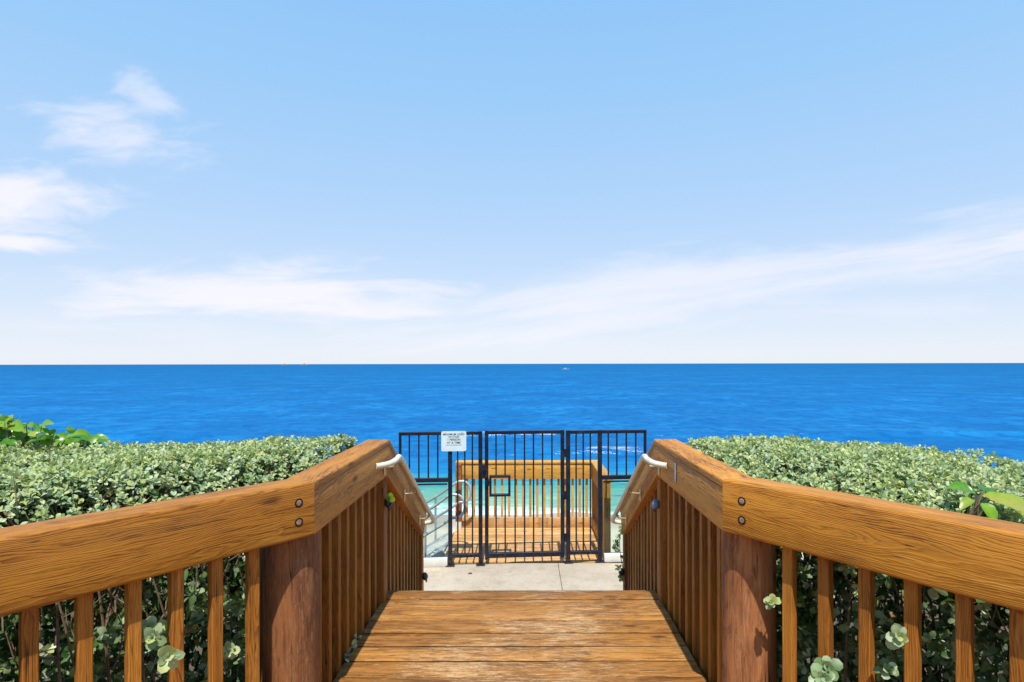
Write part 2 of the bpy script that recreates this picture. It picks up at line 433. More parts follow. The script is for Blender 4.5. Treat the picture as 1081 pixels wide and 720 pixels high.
def lathe(mb, c, axis, prof, n=20, mi=0):
    """prof = [(distance along axis, radius), ...]"""
    c = V(c); ax = V(axis).normalized()
    ref = V((0, 0, 1)) if abs(ax.z) < .9 else V((1, 0, 0))
    s = ax.cross(ref).normalized(); u = ax.cross(s)
    vs, fs = [], []
    for (h, r) in prof:
        for j in range(n):
            a = 2 * math.pi * j / n
            vs.append(c + ax * h + (s * math.cos(a) + u * math.sin(a)) * max(r, 1e-4))
    for i in range(len(prof) - 1):
        for j in range(n):
            k = (j + 1) % n
            fs.append((i*n + j, i*n + k, (i+1)*n + k, (i+1)*n + j))
    fs.append(tuple(range(n-1, -1, -1))); fs.append(tuple((len(prof)-1)*n + j for j in range(n)))
    return mb.add(vs, fs, None, mi)

def thing(name, label, cat, loc=(0, 0, 0), group=None):
    o = bpy.data.objects.new(name, None); COL.objects.link(o)
    o.empty_display_size = .1; o.location = loc
    o['label'] = label; o['category'] = cat
    if group: o['group'] = group
    return o
def tag(o, label, cat, group=None):
    o['label'] = label; o['category'] = cat
    if group: o['group'] = group
    return o
def struct(o): o['kind'] = 'structure'; return o

# --------------------------------------------------------------------------
# setting: ground, concrete pad, beach, ocean
# --------------------------------------------------------------------------
mb = MB()
mb.add([(-70, -70, -.04), (70, -70, -.04), (70, 7.32, -.04), (-70, 7.32, -.04)], [(0, 1, 2, 3)])
struct(mb.build('ground', M['soil'], smooth=False))

mb = MB()
for x0, x1 in ((-1.9, .397), (.403, 1.9)):
    beam(mb, (x0, 6.0, -.055), (x1, 6.0, -.055), 2.26, .11, r=.008)
struct(mb.build('concrete_pad', M['concrete']))

def grid(mb, xs, ys, zf):
    vs = [(x, y, zf(x, y)) for y in ys for x in xs]; n = len(xs)
    fs = [(j*n+i, j*n+i+1, (j+1)*n+i+1, (j+1)*n+i) for j in range(len(ys)-1) for i in range(n-1)]
    return mb.add(vs, fs)
mb = MB()
grid(mb, list(np.linspace(-90, 90, 91)), list(np.linspace(7.4, 34, 40)),
     lambda x, y: -2.55 - (y - 7.4) * .063 + .07 * mnoise.noise(V((x * .35, y * .5, 0))))
struct(mb.build('beach', M['sand']))

# near water is a moving surface with swell; it carries on flat to the horizon
mb = MB()
def sea(x, y):
    if y > 150: return SEA_Z
    f = min(1, max(0, (y - 24) / 8)) * min(1, max(0, (150 - y) / 60))
    w = .10 * mnoise.noise(V((x * .06, y * .22, 0))) + .05 * mnoise.noise(V((x * .3, y * .8, 5)))
    for y0, a, sx in ((47, .45, 3.), (38.5, .38, 8.), (30, .22, 14.)):
        d = y - y0 + 2.2 * mnoise.noise(V((x * .04, sx, 1)))
        k = max(0, mnoise.noise(V((x * .07, sx, 7))) + .55)
        w += a * k * math.exp(-(d / (.7 if d < 0 else 1.9)) ** 2)
    return SEA_Z + w * f
ys = list(np.linspace(20.5, 60, 120)) + list(np.geomspace(61, 160, 50))
grid(mb, list(np.linspace(-160, 160, 161)), ys, sea)
far = [(-60000, 20.5), (-160, 20.5), (-160, 160), (160, 160), (160, 20.5), (60000, 20.5), (60000, 90000), (-60000, 90000)]
o = len(mb.v)
mb.add([(x, y, SEA_Z) for x, y in far], [(0, 1, 2, 7), (2, 3, 6, 7), (3, 4, 5, 6)])
struct(mb.build('ocean', M['ocean'], angle=80))

# --------------------------------------------------------------------------
# boardwalk deck
# --------------------------------------------------------------------------
cL = V((LX, LY, 0)); dL = V((-.587, -.757, 0)).normalized(); nL = V((dL.y, -dL.x, 0))   # dL runs back towards the viewer
cR = V((RX, RY, 0)); dR = V((.579, -.770, 0)).normalized(); nR = V((-dR.y, dR.x, 0))    # n = outwards
if nL.x > 0: nL = -nL
if nR.x < 0: nR = -nR

deck = thing('wooden_boardwalk', 'worn orange wooden boardwalk deck between the two stained railings', 'deck', (0, 3.7, DECK_Z))
mb = MB()
EDL, EDR = LX - .047, RX + .037
y = 3.77; PW = .1495
k = 0
while y > -1.6:
    yc = y - PW/2
    def xl(yc): return EDL if yc > LY + .02 else EDL + (LY + .02 - yc) * (dL.x / abs(dL.y))
    def xr(yc): return EDR if yc > RY + .02 else EDR + (RY + .02 - yc) * (dR.x / abs(dR.y))
    na = None if yc > LY + .02 else nL
    nb = None if yc > RY + .02 else nR
    dz = random.uniform(-.0025, .0025)
    beam(mb, (xl(yc) + random.uniform(-.004, .003), yc, DECK_Z - .019 + dz), (xr(yc), yc, DECK_Z - .019 + dz), PW - .008, .038, r=.006, na=na, nb=nb,
         segs=14, jit=.002, pith=.12)
    if k: beam(mb, (xl(yc) + .006, yc + PW/2, DECK_Z - .0195), (xr(yc) - .006, yc + PW/2, DECK_Z - .0200), .012, .030, r=0, na=na, nb=nb, mi=1)   # dark strips filling the plank joints
    y -= PW; k += 1
mb.build('decking', [M['deck'], M['joint_strip']], deck)
mb = MB()
beam(mb, (EDL + .02, 3.72, DECK_Z - .145), (EDR - .02, 3.72, DECK_Z - .145), .04, .20)
mb.build('joist', M['baluster'], deck)
for xx in (EDL + .03, -.02, EDR - .03):
    mb = MB(); beam(mb, (xx, 3.69, DECK_Z - .145), (xx, -1.4, DECK_Z - .145), .04, .20); mb.build('joist', M['baluster'], deck)

# stairs down to the pad (hidden behind the deck edge from here)
st = thing('wooden_stairs', 'short wooden stairs dropping from the boardwalk to the concrete pad', 'stairs', (0, 4.5, 0))
for i in range(5):
    mb = MB(); z = DECK_Z - (i + 1) * .1667
    for q in (0, 1):
        yq = 3.80 + i * .28 + .07 + q * .143
        beam(mb, (EDL + .01, yq, z - .019), (EDR - .01, yq, z - .019), .138, .038, r=.006, segs=6, jit=.001)
    mb.build('tread', M['deck'], st)
for xx in (EDL + .03, EDR - .03):
    mb = MB(); beam(mb, (xx, 3.78, DECK_Z - .30), (xx, 5.22, -.02), .04, .26, nb=(0, 0, 1), na=(0, 1, 0)); mb.build('stringer', M['baluster'], st)

# --------------------------------------------------------------------------
# the two boardwalk railings
# --------------------------------------------------------------------------
def railing(sx, X, Y, d, n, label, nsplay, splay_ts, nlevel, nslope, post_r, post_c):
    """sx = -1 left, +1 right; X inner face, Y corner; d along splay away from the corner, n outwards"""
    t = thing('wooden_railing', label, 'railing', (X, 3.0, DECK_Z), 'boardwalk railings')
    out = V((sx, 0, 0))
    zc = (RAIL_TOP + RAIL_BOT) / 2; H = RAIL_TOP - RAIL_BOT
    corner = V((X, Y, 0))
    mit = (-d + V((0, 1, 0))).normalized()
    # point on the centre line where both beams' mitre meets
    c_lvl = V((X, Y, zc)) + out * RW/2
    def oncut(q, dd): return q + dd * ((V((X, Y, zc)) - q).dot(mit) / dd.dot(mit))
    lv0 = oncut(c_lvl, V((0, 1, 0))); sp0 = oncut(V((X, Y, zc)) + n * RW/2, d)
    gap = .0016
    # splayed beam
    mb = MB()
    beam(mb, sp0 + d * gap, sp0 + d * 3.1, RW, H, r=.012, rn=3, na=mit, segs=90, jit=.0015, pith=.16)
    mb.build('rail', M['rail'], t)
    # level beam: body and cap
    sl = V((0, math.cos(SLOPE), -math.sin(SLOPE))); mb2 = (V((0, 1, 0)) + sl).normalized()
    CAP = .040
    zb = RAIL_BOT + (H - CAP) / 2; zcap = RAIL_TOP - CAP / 2
    def P(q, yb=BEND_Y): return V((q.x, yb, q.z))
    bodyc = V((lv0.x + sx * .001, lv0.y, zb)); capc = V((lv0.x, lv0.y, zcap))
    def lcut(q): return q + V((0, 1, 0)) * ((V((X, Y, zc)) - q).dot(mit) / mit.y)
    pivot = V((X, BEND_Y, RAIL_TOP))
    def bcut(q, dd): return q + dd * ((pivot - q).dot(mb2) / dd.dot(mb2))
    mb = MB()
    a = lcut(bodyc) + V((0, gap, 0)); b = bcut(bodyc, V((0, 1, 0)))
    beam(mb, a, b, RW - .006, H - CAP, r=.004, na=mit, nb=mb2, segs=40, jit=.0012, pith=.14)
    mb.build('rail', M['rail'], t)
    mb = MB(); a = lcut(capc) + V((0, gap, 0)); b = bcut(capc, V((0, 1, 0)))
    beam(mb, a, b, RW, CAP - .002, r=.009, rn=3, na=mit, nb=mb2, segs=40, jit=.0022, pith=.14)
    mb.build('rail_cap', M['rail'], t)
    # sloping beam and cap beside the stairs
    perp = V((0, math.sin(SLOPE), math.cos(SLOPE)))
    L = (SLOPE_END_Y - BEND_Y) / math.cos(SLOPE)
    base = V((lv0.x, BEND_Y, RAIL_TOP))
    cs = base - perp * (CAP / 2); bs = base - perp * (CAP + (H - CAP) / 2) + V((sx * .001, 0, 0))
    mb = MB(); a = bcut(bs, sl) + sl * gap; beam(mb, a, bs + sl * L, RW - .006, H - CAP, r=.004, na=mb2, nb=sl, segs=40, jit=.0012, pith=.14)
    mb.build('rail', M['rail'], t)
    mb = MB(); a = bcut(cs, sl) + sl * gap; beam(mb, a, cs + sl * L, RW, CAP - .002, r=.009, rn=3, na=mb2, nb=sl, segs=40, jit=.0018, pith=.14)
    mb.build('rail_cap', M['rail'], t)
    # balusters
    bw = .040; bo = .05 + bw / 2
    for s in splay_ts:
        c = corner + n * bo + d * s
        mb = MB(); beam(mb, (c.x, c.y, .80), (c.x, c.y, RAIL_BOT + .004), bw, bw, up=n, r=.003, rn=1, segs=8, jit=.0012)
        mb.build('baluster', M['baluster'], t)
    bx = X + sx * bo
    for i in range(nlevel):
        yb = Y + .20 + i * (BEND_Y - .16 - Y - .20) / (nlevel - 1)
        mb = MB(); beam(mb, (bx, yb, .80), (bx, yb, RAIL_BOT + .004), bw, bw, up=(1, 0, 0), r=.003, rn=1, segs=8, jit=.0012)
        mb.build('baluster', M['baluster'], t)
    cosS = math.cos(SLOPE)
    for i in range(nslope):
        yb = BEND_Y + .115 + i * (SLOPE_END_Y - .13 - BEND_Y - .115) / (nslope - 1)
        zt = RAIL_TOP - (yb - BEND_Y) * math.tan(SLOPE) - H / cosS + .004
        zb_ = max(-.0, DECK_Z - .20 - (yb - 3.77) * .69 - .10)
        mb = MB(); beam(mb, (bx, yb, zb_), (bx, yb, zt), bw, bw, up=(1, 0, 0), r=.003, rn=1, nb=perp, segs=8, jit=.0012)
        mb.build('baluster', M['baluster'], t)
    # square posts at the bend and at the foot
    for (py, w, zt) in ((BEND_Y - .01, .088, RAIL_BOT + .003), (SLOPE_END_Y - .04, .088, RAIL_TOP - (SLOPE_END_Y - .04 - BEND_Y) * math.tan(SLOPE) - H / cosS + .03)):
        mb = MB(); beam(mb, (X + sx * .071, py, -.05), (X + sx * .071, py, zt), w, w, up=(1, 0, 0), r=.005, rn=2, segs=12, jit=.0015)
        mb.build('post', M['baluster'], t)
    # big round corner post
    mb = MB(); nn = 40; zs = np.linspace(-.2, RAIL_BOT - .001, 30); vs = []; gs = []; fs = []
    g0 = random.uniform(0, 30)
    for z in zs:
        for j in range(nn):
            a = 2 * math.pi * j / nn
            rr = post_r * (1 + .006 * mnoise.noise(V((math.cos(a) * 2, math.sin(a) * 2, z * 2 + sx)))) * (1.012 - .006 * z)
            p = V((post_c[0] + rr * math.cos(a), post_c[1] + rr * math.sin(a), z)); vs.append(p)
            gs.append((z + g0, math.cos(a) * post_r + .02, math.sin(a) * post_r))
    for i in range(len(zs) - 1):
        for j in range(nn): fs.append((i*nn+j, i*nn+(j+1) % nn, (i+1)*nn+(j+1) % nn, (i+1)*nn+j))
    fs.append(tuple((len(zs)-1)*nn + j for j in range(nn))); mb.add(vs, fs, gs)
    o = mb.build('post', M['post'], t); o['label'] = 'thick round reddish brown corner post'
    if sx > 0:
        mb = MB(); beam(mb, (X - .0015, 3.10, 1.855), (X - .0015, 3.10, 1.955), .022, .004, up=(1, 0, 0), r=.001, rn=1); mb.build('mending_plate', M['aluminium'], t)
    # two bolts near the splayed rail's mitre, hole shade painted as raised dark rings
    for zb_ in (1.945, 1.868):
        c = corner + d * (.070 if sx < 0 else .090) + V((0, 0, zb_))
        mb = MB()
        lathe(mb, c, -n, [(-.01, .0175), (.0012, .0175), (.0018, .0168), (.0018, .0125), (.0005, .0120)], 24, 0)
        lathe(mb, c, -n, [(-.01, .0112), (.0022, .0112), (.0030, .0100), (.0034, .0060), (.0034, .001)], 24, 1)
        mb.build('bolt', [M['hole_shade'], M['bolt']], t)
    return t

def splay_param(px, X, Y, d, n):
    # where along the splay the line of sight at this bearing meets the row of balusters
    c = V((X, Y, 0)) + n * .07; k = (px - 555) / 600
    return (k * c.y - c.x) / (d.x - k * d.y)
tl = [splay_param(p, LX, LY, dL, nL) for p in (266, 227, 185, 140, 88, 30)]
tr = [splay_param(p, RX, RY, dR, nR) for p in (833, 871, 914, 963, 1018, 1076)]
for T in (tl, tr):
    st_ = (T[-1] - T[-4]) / 3
    for i in range(1, 12): T.append(T[5] + st_ * i)
rl = railing(-1, LX, LY, dL, nL, 'orange stained railing on the left with thick round post and bolted splayed rail', 6, tl, 8, 11, .119, (-1.003, 2.42))
rr_ = railing(1, RX, RY, dR, nR, 'orange stained railing on the right beside the hedge with the big bright leaf', 6, tr, 8, 11, .110, (.957, 2.445))

# --------------------------------------------------------------------------
# pipe handrails on the stair rails
# --------------------------------------------------------------------------
def handrail(sx, X, label):
    t = thing('pipe_handrail', label, 'handrail', (X, 3.4, 1.9), 'pipe handrails on the stair rails')
    xi = X - sx * .078; zt = math.tan(SLOPE)
    def zr(y): return 1.92 - (y - 3.55) * zt
    y1 = 4.82
    pts = [(X + sx * .004, 3.285, 1.908), (X - sx * .022, 3.315, 1.908), (X - sx * .058, 3.37, 1.910), (xi, 3.45, 1.918), (xi, 3.52, 1.924), (xi, 3.58, zr(3.585)), (xi, 3.7, zr(3.7))]
    pts += [(xi, y, zr(y)) for y in np.linspace(3.9, y1, 5)]
    pts += [(X - sx * .060, y1 + .045, zr(y1 + .05)), (X - sx * .02, y1 + .062, zr(y1 + .07)), (X + sx * .006, y1 + .062, zr(y1 + .075))]
    mb = MB(); tube(mb, smooth_path(pts, 6), .0175, 14); mb.build('tube', M['ivory_pipe'], t)
    for yb in (3.48, 4.05, 4.62):
        zz = min(1.922, zr(yb)) - .016
        mb = MB()
        beam(mb, (xi, yb - .022, zz - .004), (xi, yb + .022, zz - .004 - (.0 if yb < 3.5 else .026)), .030, .006, r=.001, rn=1)
        tube(mb, smooth_path([(xi, yb, zz - .006), (xi + sx * .012, yb, zz - .030), (xi + sx * .045, yb, zz - .036), (X + sx * .002, yb, zz - .036)], 5), .0062, 8)
        beam(mb, (X - sx * .003, yb, zz - .085), (X - sx * .003, yb, zz - .012), .026, .006, up=(1, 0, 0), r=.001, rn=1)
        mb.build('bracket', M['bracket'], t)
handrail(-1, LX, 'ivory pipe handrail bracketed to the left stair rail')
handrail(1, RX, 'ivory pipe handrail bracketed to the right stair rail')

# --------------------------------------------------------------------------
# little dome lights on the posts
# --------------------------------------------------------------------------
def dome_light(c, sx, label, mat, s=1.0):
    t = thing('post_light', label, 'light', c, 'dome lights on the railing posts')
    c = V(c); ax = V((-sx, -.15, 0)).normalized()
    mb = MB(); beam(mb, c + V((sx * .006, 0, -.03 * s)), c + V((sx * .006, 0, .034 * s)), .046 * s, .010, up=(1, 0, 0), r=.003); mb.build('back_plate', M['light_body'], t)
    mb = MB(); prof = [(0, .018 * s), (.012 * s, .032 * s)]
    for i in range(9):
        a = R(10 + i * 10); prof.append((.016 * s + .030 * s * math.sin(a), .034 * s * math.cos(a)))
    lathe(mb, c, (ax + V((0, 0, .25))).normalized(), prof, 22); mb.build('dome', mat, t)
    mb = MB(); tube(mb, [c + ax * .034 * s + V((0, math.cos(q) * .034 * s, math.sin(q) * .034 * s - .012 * s)) * .9 for q in np.linspace(math.pi, 2 * math.pi, 12)], .004 * s, 6)
    mb.build('hood_rim', M['light_body'], t)
    return t
dome_light((LX - .027, BEND_Y - .012, 1.615), -1, 'black dome light with a green leaf stuck to it on the left railing post', M['light_body'])
dome_light((RX + .027, BEND_Y - .012, 1.600), 1, 'blue grey dome light halfway up the right railing post', M['lens'])
dome_light((LX - .027, SLOPE_END_Y - .05, .665), -1, 'black dome light low on the foot post of the left railing', M['light_body'])
dome_light((RX + .027, SLOPE_END_Y - .05, .70), 1, 'black dome light under the small vine on the right foot post', M['light_body'])

# --------------------------------------------------------------------------
# black metal gate and side panels
# --------------------------------------------------------------------------
TH = R(4.0); GO = V((-.939, 7.04, 0)); GE = V((math.cos(TH), math.sin(TH), 0)); GN = V((math.sin(TH), -math.cos(TH), 0))
def gu(px):
    k = (px - 555) / 600
    return (k * GO.y - GO.x) / (GE.x - k * GE.y)
def gp(u, z, off=0.): return GO + GE * u + GN * off + V((0, 0, z))
GT = 1.662
BK = M['black_metal']
def gbar(mb, u0, z0, u1, z1, w, dpt=None, off=0., r=.003):
    dpt = dpt or w
    beam(mb, gp(u0, z0, off), gp(u1, z1, off), w if u0 != u1 else w, dpt, up=GN, r=r, rn=1)
def foot(mb, u): beam(mb, gp(u - .055, .006), gp(u + .055, .006), .10, .012, r=.002, rn=1); [lathe(mb, gp(u + q, .012, .03), (0, 0, 1), [(0, .008), (.008, .008), (.010, .004)], 8) for q in (-.04, .04)]

def side_panel(name, label, upost, uend_post, ubars, uover, overbars, outer):
    t = thing(name, label, 'fence panel', gp((upost + uend_post) / 2, 0), 'fixed panels beside the gate')
    for u in (upost, uend_post):
        mb = MB(); gbar(mb, u, .0, u, GT, .050); foot(mb, u); mb.build('post', BK, t)
    lo, hi = min(upost, uend_post), max(upost, uend_post)
    mb = MB(); gbar(mb, lo + .025, GT - .022, hi - .025, GT - .022, .040); mb.build('top_rail', BK, t)
    mb = MB(); gbar(mb, lo + .025, .125, hi - .025, .125, .045); mb.build('bottom_rail', BK, t)
    for u in ubars:
        mb = MB(); gbar(mb, u, .147, u, GT - .042, .018); mb.build('bar', BK, t)
    # part that reaches out over the glass screen
    s = 1 if uover > outer else -1
    mb = MB(); gbar(mb, outer + s * .025, GT - .022, uover, GT - .022, .040); gbar(mb, outer + s * .025, 1.065, uover, 1.065, .050)
    gbar(mb, uover - s * .015, 1.09, uover - s * .015, GT - .042, .032)
    mb.build('overhang_frame', BK, t)
    for u in overbars:
        mb = MB(); gbar(mb, u, 1.09, u, GT - .042, .018); mb.build('bar', BK, t)
    return t
uL, uLi = gu(475), gu(507)
lp = side_panel('fence_panel', 'black barred fence panel carrying the white sign, left of the gate', uLi, uL, [gu(p) for p in (483, 490.5, 498.5)], gu(421), [gu(p) for p in (432, 442, 452, 462)], uL)
uR, uRi = gu(633), gu(599.5)
rp = side_panel('fence_panel', 'black barred fence panel right of the gate, without a sign', uRi, uR, [gu(p) for p in (608, 615.5, 623)], gu(682), [gu(p) for p in (642, 651, 661, 671)], uR)

g = thing('metal_gate', 'black barred metal gate leaf with square lock guard in the middle', 'gate', gp(gu(553), 0))
g0, g1 = gu(513.5), gu(593.5)
mb = MB()
for u in (g0, g1): gbar(mb, u, .07, u, GT + .006, .045)
gbar(mb, g0 + .0225, GT - .018, g1 - .0225, GT - .018, .042); gbar(mb, g0 + .0225, .118, g1 - .0225, .118, .060, .045)
mb.build('frame', BK, g)
for p in (523.5, 533, 543.5, 553.5, 563, 572.6, 582.5):
    u = gu(p)
    if 517 < p < 538:
        mb = MB(); gbar(mb, u, 1.115, u, GT - .039, .018); gbar(mb, u, .148, u, .845, .018); mb.build('bar', BK, g)
    else:
        mb = MB(); gbar(mb, u, .148, u, GT - .039, .018); mb.build('bar', BK, g)
mb = MB(); b0, b1, z0, z1 = gu(517.5), gu(537.5), .865, 1.098
gbar(mb, b0 - .014, z1, b1 + .014, z1, .028, .06); gbar(mb, b0 - .014, z0, b1 + .014, z0, .028, .06)
gbar(mb, b0, z0 + .014, b0, z1 - .014, .028, .06); gbar(mb, b1, z0 + .014, b1, z1 - .014, .028, .06)
mb.build('lock_guard', BK, g)
mb = MB(); beam(mb, gp(gu(511), 1.085, .03), gp(gu(511), 1.245, .03), .075, .055, up=GN, r=.006); lathe(mb, gp(gu(511), 1.20, .05), GN, [(0, .022), (.03, .022), (.04, .016), (.04, .002)], 14)
beam(mb, gp(gu(514), .985, .02), gp(gu(514), 1.07, .02), .05, .05, up=GN, r=.005); beam(mb, gp(gu(514), 1.03, .02), gp(gu(517.5), 1.03, .02), .03, .03, up=GN, r=.004)
mb.build('latch', BK, g)
for z in (.32, .85, 1.38):
    mb = MB(); lathe(mb, gp(gu(596.4), z - .05, .012), (0, 0, 1), [(0, .014), (.10, .014)], 12); gbar(mb, gu(594.5), z, gu(598.5), z, .07, .012, .004); mb.build('hinge', BK, g)

# sign on the left panel
sg = thing('sign', 'small white rectangular notice sign reading 1 person at a time on the fence', 'sign', gp(gu(479), 1.5, .05))
su0, su1, sz0, sz1 = gu(466), gu(492.2), 1.425, 1.672
mb = MB(); beam(mb, gp(su0, (sz0 + sz1) / 2, .045), gp(su1, (sz0 + sz1) / 2, .045), sz1 - sz0, .004, up=GN, r=.0015, rn=1)
# rounded corners
me_v = []; prf = rprof(su1 - su0, sz1 - sz0, .022, 5); mb = MB(); n = len(prf); uc = (su0 + su1) / 2; zc_ = (sz0 + sz1) / 2
for off in (.043, .047):
    me_v += [gp(uc + a, zc_ + b, off) for a, b in prf]
mb.add(me_v, [tuple(range(n - 1, -1, -1)), tuple(range(n, 2 * n))] + [(j, (j + 1) % n, n + (j + 1) % n, n + j) for j in range(n)])
mb.build('plate', M['sign'], sg)
def text_mesh(lines):
    mb = MB(); dg = None
    for (s, size, dz, mi) in lines:
        cu = bpy.data.curves.new('lettering', 'FONT'); cu.body = s; cu.size = size; cu.align_x = 'CENTER'; cu.align_y = 'CENTER'; cu.offset = size * .012
        ob = bpy.data.objects.new('lettering', cu); COL.objects.link(ob)
        bpy.context.view_layer.update()
        me = bpy.data.meshes.new_from_object(ob.evaluated_get(bpy.context.evaluated_depsgraph_get()))
        mb.add([gp(uc + v.co.x, zc_ + dz + v.co.y, .0485) for v in me.vertices], [tuple(p.vertices) for p in me.polygons], None, mi)
        bpy.data.objects.remove(ob); bpy.data.curves.remove(cu); bpy.data.meshes.remove(me)
    return mb
tm = text_mesh([('MAXIMUM LOAD', .034, .083, 0), ('ON STAIRS', .027, .052, 0), ('1 PERSON', .036, .018, 0), ('AT A TIME', .036, -.020, 0)])
for (zz, a, h) in ((-.048, .095, .003), (-.070, .07, .010), (-.088, .055, .008)):
    if a > .09: tm.add([gp(uc - a, zc_ + zz - h/2, .0485), gp(uc + a, zc_ + zz - h/2, .0485), gp(uc + a, zc_ + zz + h/2, .0485), gp(uc - a, zc_ + zz + h/2, .0485)], [(0, 1, 2, 3)], None, 0)
tm.build('lettering', [M['ink'], M['rule']], sg, smooth=False)
for q in (-.1, .1):
    mb = MB(); lathe(mb, gp(uc + q, sz1 - .018, .047), GN, [(0, .006), (.003, .006), (.004, .003)], 10); mb.build('screw', M['aluminium'], sg)

# glass screens beside the gate
def screen(u0, u1, label):
    t = thing('glass_screen', label, 'glass panel', gp((u0 + u1) / 2, 0), 'glass screens beside the gate')
    mb = MB(); beam(mb, gp((u0 + u1) / 2, .095), gp((u0 + u1) / 2, 1.005), abs(u1 - u0), .010, up=GN, r=.001, rn=1); mb.build('pane', M['glass'], t)
    mb = MB(); beam(mb, gp(u0, .052), gp(u1, .052), .075, .104, r=.006); mb.build('base_rail', M['curb'], t)
    mb = MB(); gbar(mb, u0, 1.012, u1, 1.012, .018, .022); mb.build('top_trim', BK, t)
screen(gu(421), uL - .035, 'clear glass screen left of the gate in front of the aluminium gangway')
screen(uR + .05, gu(682), 'clear glass screen right of the gate with pale base rail')

# seawall that holds the bank
mb = MB(); beam(mb, (-40, 7.365, -1.75), (40, 7.365, -1.75), .10, 3.4, r=.01)
tag(mb.build('seawall', M['concrete']), 'pale concrete seawall under the gate line above the beach', 'wall')

# --------------------------------------------------------------------------
# seaward landing, its railing, and the aluminium gangway
# --------------------------------------------------------------------------
ld = thing('wooden_landing', 'pale wooden landing beyond the black gate above the beach', 'deck', (0, 8, 0))
mb = MB(); y = 8.76
while y > 7.2:
    beam(mb, (-1.06, y - .07, -.021), (1.10, y - .07, -.021), .133, .038, r=.006, segs=10, jit=.0015)
    y -= .143
mb.build('decking', M['landing'], ld)
for (xx, yy) in ((-1.0, 8.55), (1.03, 8.55)):
    mb = MB(); beam(mb, (xx, yy, -3.4), (xx, yy, -.06), .2, .2, up=(1, 0, 0), r=.02); mb.build('pile', M['post'], ld)
for xx in (-1.0, 0, 1.04):
    mb = MB(); beam(mb, (xx, 7.42, -.145), (xx, 8.74, -.145), .04, .2); mb.build('joist', M['landing'], ld)

lr = thing('wooden_railing', 'golden wooden railing round the sea end of the landing behind the gate', 'railing', (0, 8.7, 0))
FY = 8.67; LT = 1.01
mb = MB(); beam(mb, (-1.06, FY + .02, LT - .145), (1.09, FY + .02, LT - .145), .040, .25, r=.004, segs=20, jit=.001); mb.build('rail', M['seaward'], lr)
mb = MB(); beam(mb, (-1.07, FY + .055, LT - .0185), (1.16, FY + .055, LT - .0185), .14, .037, r=.007, segs=20, jit=.001); mb.build('rail_cap', M['seaward'], lr)
mb = MB(); beam(mb, (-.98, FY + .02, .078), (1.0, FY + .02, .078), .038, .15, r=.004, segs=20, jit=.001); mb.build('bottom_rail', M['landing'], lr)
for i in range(18):
    xx = -.91 + i * .1085
    if abs(xx - .12) < .05:
        w = .088; xx = .13
    else: w = .036
    mb = MB(); beam(mb, (xx, FY + .075, .02), (xx, FY + .075, LT - .04), w, .036 if w < .05 else .07, up=(0, 1, 0), r=.003, rn=1); mb.build('baluster' if w < .05 else 'post', M['seaward'], lr)
for (xx, yy) in ((-1.02, FY - .05), (1.055, FY + .03), (1.055, 7.42)):
    mb = MB(); beam(mb, (xx, yy, -.3 if xx > 0 else .12), (xx, yy, LT - .038), .09, .09, up=(1, 0, 0), r=.005, segs=6, jit=.001); mb.build('post', M['post'] if xx < 0 else M['rail'], lr)
mb = MB(); beam(mb, (-1.02, FY - .05, -.2), (-1.02, FY - .05, .12), .086, .086, up=(1, 0, 0), r=.004); mb.build('post_sleeve', M['curb'], lr)
mb = MB(); beam(mb, (1.03, 7.37, LT - .145), (1.03, FY, LT - .145), .038, .25, r=.004, segs=14, jit=.001); mb.build('rail', M['rail'], lr)
mb = MB(); beam(mb, (1.065, 7.36, LT - .0185), (1.065, FY - .02, LT - .0185), .14, .037, r=.007, segs=14, jit=.001); mb.build('rail_cap', M['seaward'], lr)
mb = MB(); beam(mb, (1.03, 7.37, .078), (1.03, FY, .078), .036, .15, r=.004); mb.build('bottom_rail', M['rail'], lr)
for i in range(9):
    mb = MB(); beam(mb, (1.068, 7.52 + i * .128, .02), (1.068, 7.52 + i * .128, LT - .04), .036, .036, up=(1, 0, 0), r=.003, rn=1); mb.build('baluster', M['baluster'], lr)

gw = thing('aluminium_gangway', 'aluminium gangway with looped pipe handrails sloping down to the beach', 'gangway', (-1.1, 8.05, 0))
GA = R(31.5); gd = V((-math.cos(GA), 0, -math.sin(GA))); gup = V((-math.sin(GA), 0, math.cos(GA))); hin = V((-1.09, 0, -.05)); GL = 5.0
YN, YF = 7.62, 8.48
for yy in (YN, YF):
    mb = MB(); beam(mb, hin + V((0, yy, 0)), hin + V((0, yy, 0)) + gd * GL, .04, .14, up=gup, r=.004); mb.build('stringer', M['aluminium'], gw)
mb = MB(); nr = 9
for i in range(nr):
    yy = YN + .03 + (i + .5) * (YF - YN - .06) / nr
    beam(mb, hin + V((0, yy, .035)), hin + V((0, yy, .035)) + gd * GL, (YF - YN - .06) / nr - .022, .03, up=gup, r=.004)
for i in range(14):
    q = hin + gd * (.2 + i * .34) + V((0, 0, .045)) + gup * .012
    beam(mb, q + V((0, YN + .02, 0)), q + V((0, YF - .02, 0)), .022, .02, up=gup, r=.003, rn=1)
mb.build('ramp_deck', M['alu_deck'], gw)
tg = math.tan(GA)
